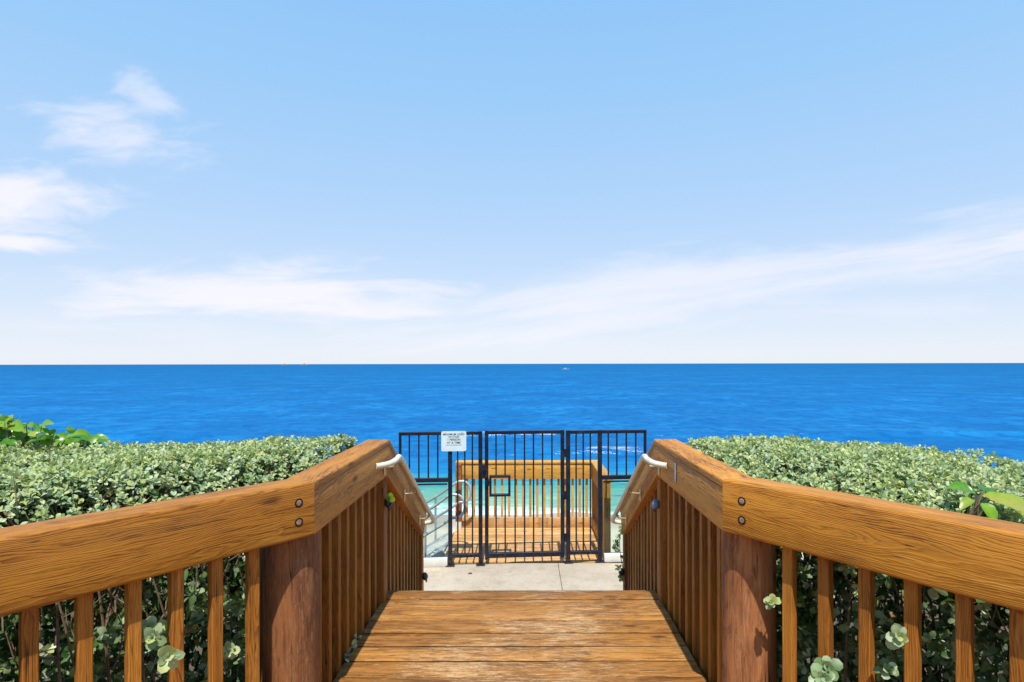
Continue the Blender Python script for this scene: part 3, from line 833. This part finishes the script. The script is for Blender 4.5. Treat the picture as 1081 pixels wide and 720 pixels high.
for yy in (YN, YF):
    top = lambda x: .73 + (x + 1.0) * tg; low = lambda x: .42 + (x + 1.0) * tg
    xe = -1.0 - 3.9
    pts = [(xe, yy, low(xe)), (-3, yy, low(-3)), (-1.4, yy, low(-1.4)), (-1.12, yy, low(-1.12)), (-1.0, yy, .43)]
    for q in np.linspace(-80, 80, 7): pts.append((-.94 + .12 * math.cos(R(q)), yy, .59 + .155 * math.sin(R(q))))
    pts += [(-1.02, yy, .74), (-1.14, yy, top(-1.12)), (-1.4, yy, top(-1.4)), (-3, yy, top(-3)), (xe, yy, top(xe))]
    mb = MB(); tube(mb, smooth_path(pts, 5), .019, 10)
    for xx in (-1.35, -2.4, -3.5, -4.6): tube(mb, [(xx, yy, -.05 + (xx + 1.09) * tg), (xx, yy, top(xx))], .016, 8)
    mb.build('handrail', M['aluminium'], gw)

# --------------------------------------------------------------------------
# foliage
# --------------------------------------------------------------------------
LEAF_V = np.array([(0, 0, 0), (0, .42, .02), (0, .76, .015), (0, 1, -.06),
                   (-.20, .30, .05), (-.35, .62, .075), (-.24, .89, .03), (.20, .30, .05), (.35, .62, .075), (.24, .89, .03)])
LEAF_F = [(0, 1, 4), (4, 1, 2, 5), (5, 2, 3, 6), (0, 7, 1), (1, 7, 8, 2), (2, 8, 9, 3)]
BIG_V = np.array([(0, 0, 0), (0, .25, .03), (0, .5, .03), (0, .75, -.02), (0, 1, -.16),
                  (-.26, .14, .10), (-.40, .40, .14), (-.38, .65, .10), (-.22, .88, -.02), (.26, .14, .10), (.40, .40, .14), (.38, .65, .10), (.22, .88, -.02)])
BIG_F = [(0, 1, 5), (5, 1, 2, 6), (6, 2, 3, 7), (7, 3, 4, 8), (0, 9, 1), (1, 9, 10, 2), (2, 10, 11, 3), (3, 11, 12, 4)]

def leaves_mesh(pos, axis, nrm, size, tone, TV=LEAF_V, TF=LEAF_F, widthvar=None, curl=None, rib=.05):
    """one mesh with one small folded blade per row"""
    N = len(pos)
    ax = axis / np.linalg.norm(axis, axis=1, keepdims=True)
    nr = nrm - ax * (nrm * ax).sum(1, keepdims=True); nr /= np.linalg.norm(nr, axis=1, keepdims=True) + 1e-9
    sd = np.cross(ax, nr)
    T = np.repeat(TV[None], N, 0).copy()
    if widthvar is not None: T[:, :, 0] *= widthvar[:, None]
    if curl is not None: T[:, :, 2] -= curl[:, None] * T[:, :, 1] ** 2
    P = pos[:, None, :] + size[:, None, None] * (T[:, :, 0:1] * sd[:, None] + T[:, :, 1:2] * ax[:, None] + T[:, :, 2:3] * nr[:, None])
    k = len(TV)
    F = []
    loops = np.array([i for f in TF for i in f]); lens = [len(f) for f in TF]
    allloops = (loops[None] + (np.arange(N) * k)[:, None]).ravel()
    counts = np.tile(lens, N); starts = np.concatenate(([0], np.cumsum(counts)[:-1]))
    return P.reshape(-1, 3), allloops, starts, counts, np.clip(np.repeat(tone[:, None], k, 1) + rib * (np.abs(TV[:, 0]) < 1e-6)[None] * (tone < .93)[:, None], 0, 1).ravel()

def build_leaves(name, data, mat, parent):
    P, L, St, C, T = data
    me = bpy.data.meshes.new(name)
    me.vertices.add(len(P)); me.vertices.foreach_set('co', P.astype(np.float32).ravel())
    me.loops.add(len(L)); me.loops.foreach_set('vertex_index', L.astype(np.int32))
    me.polygons.add(len(St)); me.polygons.foreach_set('loop_start', St.astype(np.int32)); me.polygons.foreach_set('loop_total', C.astype(np.int32))
    a = me.attributes.new('tone', 'FLOAT', 'POINT'); a.data.foreach_set('value', T.astype(np.float32))
    me.materials.append(mat); me.update(calc_edges=True); me.validate()
    me.polygons.foreach_set('use_smooth', [True] * len(me.polygons))
    o = bpy.data.objects.new(name, me); COL.objects.link(o)
    if parent is not None:
        o.parent = parent; o.matrix_parent_inverse = Matrix.Translation(-parent.location)
    return o

def rosettes(tips, axes, nleaf, smin, smax, tone_lo, tone_hi, spread=(25, 75)):
    """leaves radiating from twig tips; inner leaves are younger, paler and more upright"""
    pos, ax, nr, sz, tn = [], [], [], [], []
    for i in range(len(tips)):
        a = axes[i] / np.linalg.norm(axes[i])
        ref = np.array((0, 0, 1.)) if abs(a[2]) < .8 else np.array((1., 0, 0))
        s = np.cross(a, ref); s /= np.linalg.norm(s); u = np.cross(s, a)
        ph = RNG.uniform(0, 6.28); n = RNG.integers(nleaf[0], nleaf[1] + 1)
        base = RNG.uniform(smin, smax); tt = RNG.uniform(tone_lo, tone_hi)
        for j in range(n):
            f = j / max(1, n - 1)                       # 0 = oldest, 1 = youngest
            ang = R(spread[1] + (spread[0] - spread[1]) * f + RNG.uniform(-26, 26)); ph += 2.4 + RNG.uniform(-.3, .3)
            rad = s * math.cos(ph) + u * math.sin(ph)
            d = a * math.cos(ang) + rad * math.sin(ang)
            pos.append(tips[i] - a * (1 - f) * .022); ax.append(d); nr.append(a * math.sin(ang) - rad * math.cos(ang) + RNG.normal(0, .22, 3))
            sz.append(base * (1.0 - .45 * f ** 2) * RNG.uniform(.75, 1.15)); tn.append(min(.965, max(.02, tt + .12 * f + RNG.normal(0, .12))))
    tn = np.array(tn); k = RNG.random(len(tn)) < .012; tn[k] = 1.0
    return np.array(pos), np.array(ax), np.array(nr), np.array(sz), tn

def merge(parts):
    P, L, St, C, T = [], [], [], [], []; vo = lo = 0
    for p in parts:
        P.append(p[0]); L.append(p[1] + vo); St.append(p[2] + lo); C.append(p[3]); T.append(p[4])
        vo += len(p[0]); lo += len(p[1])
    return tuple(np.concatenate(q) for q in (P, L, St, C, T))

def hedge(sx, label, X, corner, n, far, ztop, xout, smin, drop, seeds):
    t = thing('hedge', label, 'hedge', (sx * 2.0, 2.6, 0), 'clipped hedges behind the railings')
    c = np.array(corner)[:2]; nn = np.array(n)[:2]
    def sdist(p): return np.minimum((p - c) @ nn, sx * (p[:, 0] - X) + .07)
    fx = np.array([q[0] for q in far]); fy = np.array([q[1] for q in far])
    def fary(x): return np.interp(np.abs(x), fx, fy)
    def zt(p):
        s = (p - c) @ nn; q = np.clip((s - smin) / .5, 0, 1); q = q * q * (3 - 2 * q)
        e = np.clip((fary(p[:, 0]) - p[:, 1]) / .16, 0, 1)
        w = np.array([.024 * mnoise.noise(V((a * 1.9, b * 1.9, sx * 4.))) + .022 * mnoise.noise(V((a * 6, b * 6, sx * 9.))) for a, b in p])
        return ztop - drop * (1 - q) - .05 * (1 - e) ** 2 + w
    x0, x1 = sorted((sx * .95, sx * xout))
    def sample(nw, s0=None, s1=None):
        p = np.stack([RNG.uniform(x0, x1, nw), RNG.uniform(.6, 3.75, nw)], 1)
        s = sdist(p); k = (s > (smin if s0 is None else s0)) & (p[:, 1] < fary(p[:, 0])) & (p[:, 1] > .9)
        if s1 is not None: k &= s < s1
        return p[k]
    parts = []
    # canopy top, three layers going down
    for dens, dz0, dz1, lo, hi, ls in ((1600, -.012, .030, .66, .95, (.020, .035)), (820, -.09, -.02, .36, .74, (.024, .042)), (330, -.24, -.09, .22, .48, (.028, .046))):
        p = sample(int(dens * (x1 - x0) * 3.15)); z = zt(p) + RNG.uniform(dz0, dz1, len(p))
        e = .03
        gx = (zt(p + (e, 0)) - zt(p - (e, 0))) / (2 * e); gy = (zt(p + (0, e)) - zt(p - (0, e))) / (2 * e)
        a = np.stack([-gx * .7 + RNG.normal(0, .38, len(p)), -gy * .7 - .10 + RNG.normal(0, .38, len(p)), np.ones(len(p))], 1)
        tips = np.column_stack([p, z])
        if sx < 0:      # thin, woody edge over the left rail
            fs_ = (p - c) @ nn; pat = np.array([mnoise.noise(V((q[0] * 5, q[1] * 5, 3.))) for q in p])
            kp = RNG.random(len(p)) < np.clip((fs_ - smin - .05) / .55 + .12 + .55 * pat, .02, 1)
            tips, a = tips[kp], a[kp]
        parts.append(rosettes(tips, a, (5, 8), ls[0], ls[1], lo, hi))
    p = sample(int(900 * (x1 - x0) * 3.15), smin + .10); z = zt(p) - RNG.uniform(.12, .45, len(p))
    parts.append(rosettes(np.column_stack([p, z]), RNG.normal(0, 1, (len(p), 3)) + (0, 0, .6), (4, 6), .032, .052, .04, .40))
    # face towards the railing
    outd = np.array((-nn[0], -nn[1], 0))
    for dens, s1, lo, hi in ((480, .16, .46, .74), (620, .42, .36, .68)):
        p = sample(int(dens * (x1 - x0) * 3.15 * 1.6), None, smin + s1)
        z = RNG.uniform(.75, 1.0, len(p)); zz = zt(p) - .06
        z = .70 + (zz - (.16 if sx < 0 else 0) - .70) * RNG.random(len(p)) ** .8
        a = np.tile(outd, (len(p), 1)) + RNG.normal(0, .5, (len(p), 3)) + (0, 0, .25)
        parts.append(rosettes(np.column_stack([p, z]), a, (4, 7), .040, .060, lo, hi))
    # inner foliage
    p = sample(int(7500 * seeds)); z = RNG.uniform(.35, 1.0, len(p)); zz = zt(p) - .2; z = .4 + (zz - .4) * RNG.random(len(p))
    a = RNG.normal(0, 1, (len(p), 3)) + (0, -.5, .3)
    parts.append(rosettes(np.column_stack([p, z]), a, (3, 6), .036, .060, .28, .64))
    # strip beside the level rail and stairs
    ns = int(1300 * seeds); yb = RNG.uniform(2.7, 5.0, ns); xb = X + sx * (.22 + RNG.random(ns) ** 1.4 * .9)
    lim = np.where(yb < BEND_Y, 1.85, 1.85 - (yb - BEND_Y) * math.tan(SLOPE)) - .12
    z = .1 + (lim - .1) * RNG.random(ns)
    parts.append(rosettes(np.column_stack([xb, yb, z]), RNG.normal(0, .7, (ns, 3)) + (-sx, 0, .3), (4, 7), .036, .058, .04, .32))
    data = []
    for q in parts:
        N = len(q[0])
        data.append(leaves_mesh(*q, widthvar=RNG.uniform(.68, 1.1, N), curl=RNG.uniform(-.08, .28, N)))
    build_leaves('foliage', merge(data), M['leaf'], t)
    # woody stems
    mb = MB(); k = 0
    while k < 150:
        p = sample(8)
        if not len(p): continue
        p = p[0]; zt_ = float(zt(p[None])[0]) - .05
        q = p + RNG.normal(0, .16, 2)
        if min((q - c) @ nn, sx * (q[0] - X), (p - c) @ nn - .05) < .18: continue
        pts = [(q[0], q[1], -.05), (q[0] * .7 + p[0] * .3 + RNG.normal(0, .05), q[1] * .7 + p[1] * .3 + RNG.normal(0, .05), .6),
               (p[0] + RNG.normal(0, .06), p[1] + RNG.normal(0, .06), 1.25), (p[0] + RNG.normal(0, .04), p[1] + RNG.normal(0, .04), zt_)]
        pp = smooth_path(pts, 4); r0 = RNG.uniform(.006, .014)
        tube(mb, pp, [r0 * (1 - .8 * i / (len(pp) - 1)) for i in range(len(pp))], 5)
        for _ in range(5):
            b = pp[RNG.integers(5, len(pp) - 2)]; d = V(RNG.normal(0, 1, 3)) + V((0, 0, .8)); d.normalize(); ll = RNG.uniform(.12, .32)
            e_ = np.array(((b + d * ll).x, (b + d * ll).y))
            if min((e_ - c) @ nn, sx * (e_[0] - X)) < .17: continue
            tube(mb, smooth_path([b, b + d * ll * .5 + V(RNG.normal(0, .02, 3)), b + d * ll + V((0, 0, .04))], 3), [.0035, .0033, .003, .0028, .0024, .002, .0016], 4)
        k += 1
    p = sample(int(900 * (x1 - x0) * 3.15), smin + .06); zz = zt(p)
    for i in range(len(p)):
        a = V((p[i, 0], p[i, 1], zz[i] - RNG.uniform(.10, .34))); d = V(RNG.normal(0, .5, 3)) + V((0, 0, 1)); d.normalize(); ll = RNG.uniform(.07, .20)
        ll = min(ll, zz[i] + .015 - a.z) if RNG.random() > .03 else ll + .05
        tube(mb, [a, a + d * ll * .5 + V(RNG.normal(0, .008, 3)), a + d * ll], [.0030, .0024, .0014], 4)
    mb.build('stem', M['stem'], t)
    return t

hl = hedge(-1, 'clipped silver green hedge behind the left railing', LX, cL, nL, [(.9, 3.55), (1.35, 3.42), (1.9, 3.20), (2.3, 3.06), (3.6, 2.75)], 2.05, 3.5, .24, .24, 1.3)
hr = hedge(1, 'clipped pale green hedge behind the right railing, fully sunlit on top', RX, cR, nR, [(.9, 3.46), (1.45, 3.55), (1.94, 3.37), (2.2, 2.97), (2.4, 2.45), (3.4, 1.9)], 2.03, 3.2, .22, .09, 1.2)

def sprig(parent, base, tips, tone=(.72, .88), size=(.036, .052)):
    """a shoot poking out between the balusters"""
    mb = MB(); P, A = [], []
    base = np.array(base)
    for tp in tips:
        tp = np.array(tp); mid = (base + tp) / 2 + (0, 0, -.02)
        tube(mb, smooth_path([base, mid, tp], 4), [.003] * 5 + [.002] * 4, 5)
        P.append(tp); a = tp - mid + (0, -.03, .05); A.append(a / np.linalg.norm(a))
    st = mb.build('shoot', M['stem'], parent)
    q = rosettes(np.array(P), np.array(A), (11, 15), size[0], size[1], tone[0], tone[1], (15, 85))
    N = len(q[0])
    o = build_leaves('shoot_leaves', leaves_mesh(*q, widthvar=RNG.uniform(.9, 1.25, N), curl=RNG.uniform(-.1, .1, N)), M['leaf'], None)
    o.parent = st
def at(px, py, dep): return ((px - 555) / 600 * dep, dep, CAM_Z - (py - 384) / 600 * dep)
sprig(hl, at(178, 640, 2.25), [at(160, 672, 1.90), at(158, 662, 1.93), at(178, 692, 1.86)])
sprig(hl, at(245, 640, 2.4), [at(240, 688, 2.14)], size=(.03, .04))
sprig(hr, at(930, 640, 2.3), [at(948, 672, 1.84)], size=(.044, .060))
sprig(hr, at(880, 690, 2.3), [at(872, 705, 1.98), at(866, 716, 1.95)], tone=(.55, .75))
sprig(hr, at(925, 720, 2.1), [at(938, 708, 1.88)], tone=(.5, .7))
sprig(hr, at(835, 640, 2.6), [at(814, 636, 2.22)], size=(.032, .042))

# broad bright leaves rising behind the left hedge / lying on the right hedge
def broad_plant(name, label, specs, base, group=None):
    t = thing(name, label, 'plant', base)
    pos, ax, nr, sz, tn = [], [], [], [], []
    mb = MB()
    for (p, a, n_, s, tone) in specs:
        pos.append(p); ax.append(a); nr.append(n_); sz.append(s); tn.append(tone)
        b = V(base); q = V(p)
        tube(mb, smooth_path([b + V((random.uniform(-.15, .15), random.uniform(-.1, .1), 0)), b.lerp(q, .6) + V((0, 0, .05)), q], 4), [.0035] * 5 + [.0022] * 4, 6)
    mb.build('stem', M['stem'], t)
    N = len(pos)
    build_leaves('leaf_cluster', leaves_mesh(np.array(pos, float), np.array(ax, float), np.array(nr, float), np.array(sz), np.array(tn), BIG_V, BIG_F,
                 widthvar=RNG.uniform(.55, 1.0, N), curl=RNG.uniform(-.05, .35, N), rib=.16), M['big_leaf'], t)
    return t
sp = []
for i in range(210):
    px = random.uniform(-60, 104); f = max(0, px) / 104
    dep = random.uniform(2.85, 3.35)
    top = 445 + 17 * f ** 1.6 + (6 if px > 45 and px < 75 else 0)
    py = top + 26 * random.random() ** 1.4
    p = at(px, py, dep)
    a = (random.uniform(-1, 1.2), random.uniform(-.7, .3), random.uniform(-.35, .40))
    sp.append((p, a, (random.uniform(-.5, .5), random.uniform(-1.2, -.1), .9), random.uniform(.045, .115), random.choice((.08, .2, .35, .45, .5, .6, .65, .7, .8, .86))))
broad_plant('sea_grape', 'broad leaved bright green plant rising behind the left hedge', sp, (-2.75, 3.15, 1.5))
sp = [(at(1036, 524, 1.97), (.75, -.5, -.30), (.1, -.5, 1), .13, .85), (at(1030, 522, 2.0), (-.8, .2, .30), (0, -.4, 1), .085, .5), (at(1026, 522, 2.0), (-.4, .5, .45), (0, -.6, .8), .07, .35),
      (at(1044, 528, 1.90), (.85, -.45, -.32), (.2, -.5, 1), .15, .9), (at(1038, 520, 2.02), (.5, .6, .10), (0, -.5, 1), .09, .2), (at(1042, 524, 1.98), (.9, .2, .02), (0, -.4, 1), .085, .3),
      (at(1026, 528, 1.95), (-.7, -.4, -.1), (0, -.4, 1), .07, .8), (at(1036, 532, 1.90), (.1, -.7, -.4), (0, -.7, .7), .065, .7)]
broad_plant('broad_leaf_vine', 'large bright green leaves lying on the right hedge at the rail edge', sp, (1.52, 1.98, 1.75))

# small vine at the foot of the right stair rail
vt = thing('small_vine', 'small pale leaved vine hanging at the foot of the right stair rail', 'plant', (.82, 4.9, .9))
mb = MB(); pth = smooth_path([(.90, 4.93, .55), (.83, 4.88, .75), (.80, 4.86, .95), (.815, 4.87, 1.08)], 5); tube(mb, pth, .0035, 5); mb.build('stem', M['stem'], vt)
tips = np.array([tuple(p + V((random.uniform(-.04, .03), random.uniform(-.05, .02), random.uniform(-.03, .03)))) for p in pth for _ in (0,)][1:])
for tp in tips[::2]:
    q = rosettes(tp[None], RNG.normal(0, .5, (1, 3)) + (-.3, -.7, .4), (6, 9), .036, .052, .5, .75)
    build_leaves('leaf_cluster', leaves_mesh(*q), M['leaf'], vt)

# leaf stuck on the left light, and twigs at the deck edges
def loose_leaf(name, label, p, a, n_, s, tone, mat=None, cat='leaf', group=None):
    o = build_leaves(name, leaves_mesh(np.array([p], float), np.array([a], float), np.array([n_], float), np.array([s]), np.array([tone])), mat or M['big_leaf'], None)
    tag(o, label, cat, group); return o
lf = thing('leaf_sprig', 'bright green leaf pair sprouting by the black light on the left post', 'plant', (LX + .01, BEND_Y - .03, 1.65))
for a_, s_, t_ in (((.25, -.2, 1.), .062, .75), ((.7, -.4, .55), .055, .95), ((-.1, -.5, .8), .045, .5)):
    build_leaves('leaf', leaves_mesh(np.array([(LX + .005, BEND_Y - .05, 1.635)]), np.array([a_]), np.array([(.2, -1, .2)]), np.array([s_]), np.array([t_])), M['big_leaf'], lf)
for i, (px, py, lab) in enumerate(((268, 608, 'dry brown leaf on the concrete in front of the left gate post'), (648, 597, 'dry curled leaf on the concrete by the right glass screen'))):
    dep = 600 * CAM_Z / (py - 384); p = at(px, py, dep) if i else at(493, 606, 600 * CAM_Z / 222)
    loose_leaf('fallen_leaf', lab, (p[0], p[1], .006), (1, .3 - i, .08), (0, 0, 1), .06, .1, M['dead_leaf'])
eg = thing('leaf_sprig', 'little grey green sprig growing through the left balusters at the deck edge', 'plant', (LX - .05, 2.9, 1.0))
tips = np.array([(LX - .035, 2.95, 1.04), (LX - .03, 3.02, 1.05), (LX - .045, 2.88, 1.02)])
for tp in tips:
    q = rosettes(tp[None], np.array([(.8, -.3, .8)]), (4, 6), .028, .042, .55, .7)
    build_leaves('leaf_cluster', leaves_mesh(*q), M['leaf'], eg)
mb = MB(); tube(mb, smooth_path([(LX - .10, 2.85, .95), (LX - .05, 2.9, 1.0), tuple(tips[0]), tuple(tips[1])], 4), .002, 5); mb.build('stem', M['stem'], eg)

# --------------------------------------------------------------------------
# boats far out
# --------------------------------------------------------------------------
def hull(mb, L, B, Hh, z, c, mi=0):
    secs = []; n = 7
    for i in range(n):
        f = i / (n - 1); x = (f - .5) * L; b = B / 2 * (1 - f ** 3 * .96) * (.85 + .15 * min(1, f * 4)); sh = z + Hh * (1 + .25 * f ** 2)
        secs.append([(x, -b, sh), (x, -b * .75, z), (x, 0, z - Hh * .3), (x, b * .75, z), (x, b, sh)])
    vs = [V(c) + V(p) for s in secs for p in s]; fs = []
    for i in range(n - 1):
        for j in range(4): fs.append((i*5+j, i*5+j+1, (i+1)*5+j+1, (i+1)*5+j))
        fs.append((i*5+4, i*5, (i+1)*5, (i+1)*5+4))
    fs.append((0, 1, 2, 3, 4)); mb.add(vs, fs, None, mi)
def boat(px, dep, L, label, tan=False):
    x = (px - 555) / 600 * dep; c = (x, dep, SEA_Z)
    t = thing('motor_boat' if not tan else 'ship', label, 'boat', c)
    mb = MB(); hull(mb, L, L * .28, L * .10, .1, c); mb.build('hull', M['boat_tan'] if tan else M['boat_white'], t)
    mb = MB(); beam(mb, (x - L * .18, dep, SEA_Z + L * .17), (x + L * .12, dep, SEA_Z + L * .17), L * .2, L * .12, r=L * .02); mb.build('cabin', M['boat_white'], t)
    mb = MB(); beam(mb, (x + L * .02, dep, SEA_Z + L * .18), (x + L * .125, dep, SEA_Z + L * .18), L * .205, L * .05, r=L * .01); mb.build('windscreen', M['boat_dark'], t)
boat(597, 560, 7.5, 'small white motor boat far out on the blue sea')
boat(321, 3300, 42, 'tiny buff ship on the horizon, right one of two', True)
boat(300, 3500, 40, 'tiny buff ship on the horizon, left one of two', True)

# --------------------------------------------------------------------------
# sky, sun, camera
# --------------------------------------------------------------------------
SUN_EL, SUN_AZ = R(63), R(.3)            # azimuth measured from straight behind the viewer towards +X
w = bpy.data.worlds.new('World'); S.world = w; w.use_nodes = True
t = NT(w.node_tree); bg = w.node_tree.nodes['Background']
sky = t.node('ShaderNodeTexSky'); sky.sky_type = 'NISHITA'; sky.sun_disc = False
sky.sun_elevation = SUN_EL; sky.sun_rotation = math.pi - SUN_AZ
sky.altitude = 0; sky.air_density = 1.0; sky.dust_density = .6; sky.ozone_density = 2.2
gen = t.node('ShaderNodeTexCoord').outputs['Generated']
x, y, z = t.sep(gen)
yy = t.m('MAXIMUM', y, .08); u = t.m('DIVIDE', x, yy); v = t.m('DIVIDE', z, yy)
def blob(u0, v0, su, sv, tilt=0.):
    du = t.m('DIVIDE', t.m('SUBTRACT', u, u0), su)
    dv = t.m('DIVIDE', t.m('SUBTRACT', t.m('SUBTRACT', v, v0), t.m('MULTIPLY', t.m('SUBTRACT', u, u0), tilt)), sv)
    return t.m('EXPONENT', t.m('MULTIPLY', t.m('ADD', t.m('MULTIPLY', du, du), t.m('MULTIPLY', dv, dv)), -1))
def streak(su, sv, seed, detail=7, rough=.6, dist=.4, tilt=0.):
    return t.noise(t.comb(t.m('MULTIPLY', u, su), t.m('MULTIPLY', t.m('SUBTRACT', v, t.m('MULTIPLY', u, tilt)), sv), seed), 1, detail, rough, dist)
n1 = streak(6.0, 17, 1.7); n2 = streak(3.0, 17, 5.1); n3 = streak(2.6, 20, 9.2, tilt=.14)
def dens(mask, nz, lo, hi): return t.m('MULTIPLY', t.mr(t.m('ADD', t.m('MULTIPLY', mask, .42), nz), lo, hi), t.mr(mask, .02, .30))
cl = t.m('MULTIPLY', dens(blob(-.72, .405, .20, .075, -.12), n1, .62, 1.06), .62)
cl = t.m('MAXIMUM', cl, t.m('MULTIPLY', dens(blob(-.66, .47, .10, .05, -.6), n1, .66, 1.0), .45))
for args in ((-.90, .285, .20, .075), (-.90, .215, .10, .022)):
    cl = t.m('MAXIMUM', cl, t.m('MULTIPLY', dens(blob(*args), n1, .62, 1.04), .82))
cl = t.m('MAXIMUM', cl, t.m('MULTIPLY', dens(blob(-.50, .130, .42, .050), n2, .60, .92), .80))
cl = t.m('MAXIMUM', cl, t.m('MULTIPLY', dens(blob(.45, .15, .80, .070, .13), n3, .58, 1.0), .58))
cl = t.m('MAXIMUM', cl, t.m('MULTIPLY', dens(blob(.95, .22, .25, .045, .10), n3, .66, .98), .75))
cl = t.m('MAXIMUM', cl, t.m('MULTIPLY', t.mr(streak(1.2, 9, 3.3), .50, .80), t.mr(v, .26, .05, 0, .45)))
gate_ = t.m('MULTIPLY', t.mr(y, .08, .25), t.mr(v, 0, .02))
cl = t.m('MULTIPLY', cl, gate_)
# bright sea haze: pale at the horizon, azure higher up, over the clear-air sky
el = t.m('MAXIMUM', z, 0)
hz = t.ramp(el, [(0, (.86, .905, .985)), (.06, (.745, .835, .98)), (.16, (.575, .75, .99)), (.26, (.475, .70, 1.0)), (.42, (.36, .645, 1.0)), (.56, (.295, .60, 1.0)), (1, (.13, .34, .76))])
hz = t.mix(1.0, hz, (7.6, 7.6, 7.6), 'MULTIPLY')
SKYGAIN = t.mix(.88, sky.outputs[0], hz)
c = t.mix(cl, SKYGAIN, (7.5, 7.25, 7.8))
t.put(bg.inputs[0], c); bg.inputs[1].default_value = .10

sl = bpy.data.lights.new('sun', 'SUN'); sl.energy = 4.3; sl.angle = R(.55); sl.color = (1, .955, .88)
so = bpy.data.objects.new('sun', sl); COL.objects.link(so); so.location = (2, -8, 20)
sd = V((math.sin(SUN_AZ) * math.cos(SUN_EL), -math.cos(SUN_AZ) * math.cos(SUN_EL), math.sin(SUN_EL)))
so.rotation_euler = sd.to_track_quat('Z', 'Y').to_euler()

cam = bpy.data.cameras.new('camera'); co = bpy.data.objects.new('camera', cam); COL.objects.link(co)
cam.sensor_width = 36; cam.lens = 36 * 600 / 1081
cam.shift_x = -14.5 / 1081; cam.shift_y = 24 / 1081
cam.clip_start = .05; cam.clip_end = 200000
co.location = (0, 0, CAM_Z); co.rotation_euler = (math.pi / 2, R(.1), 0)
S.camera = co
S.view_settings.view_transform = 'Standard'; S.view_settings.look = 'None'
S.view_settings.exposure = 0.42; S.view_settings.gamma = 1; S.view_settings.use_curve_mapping = False
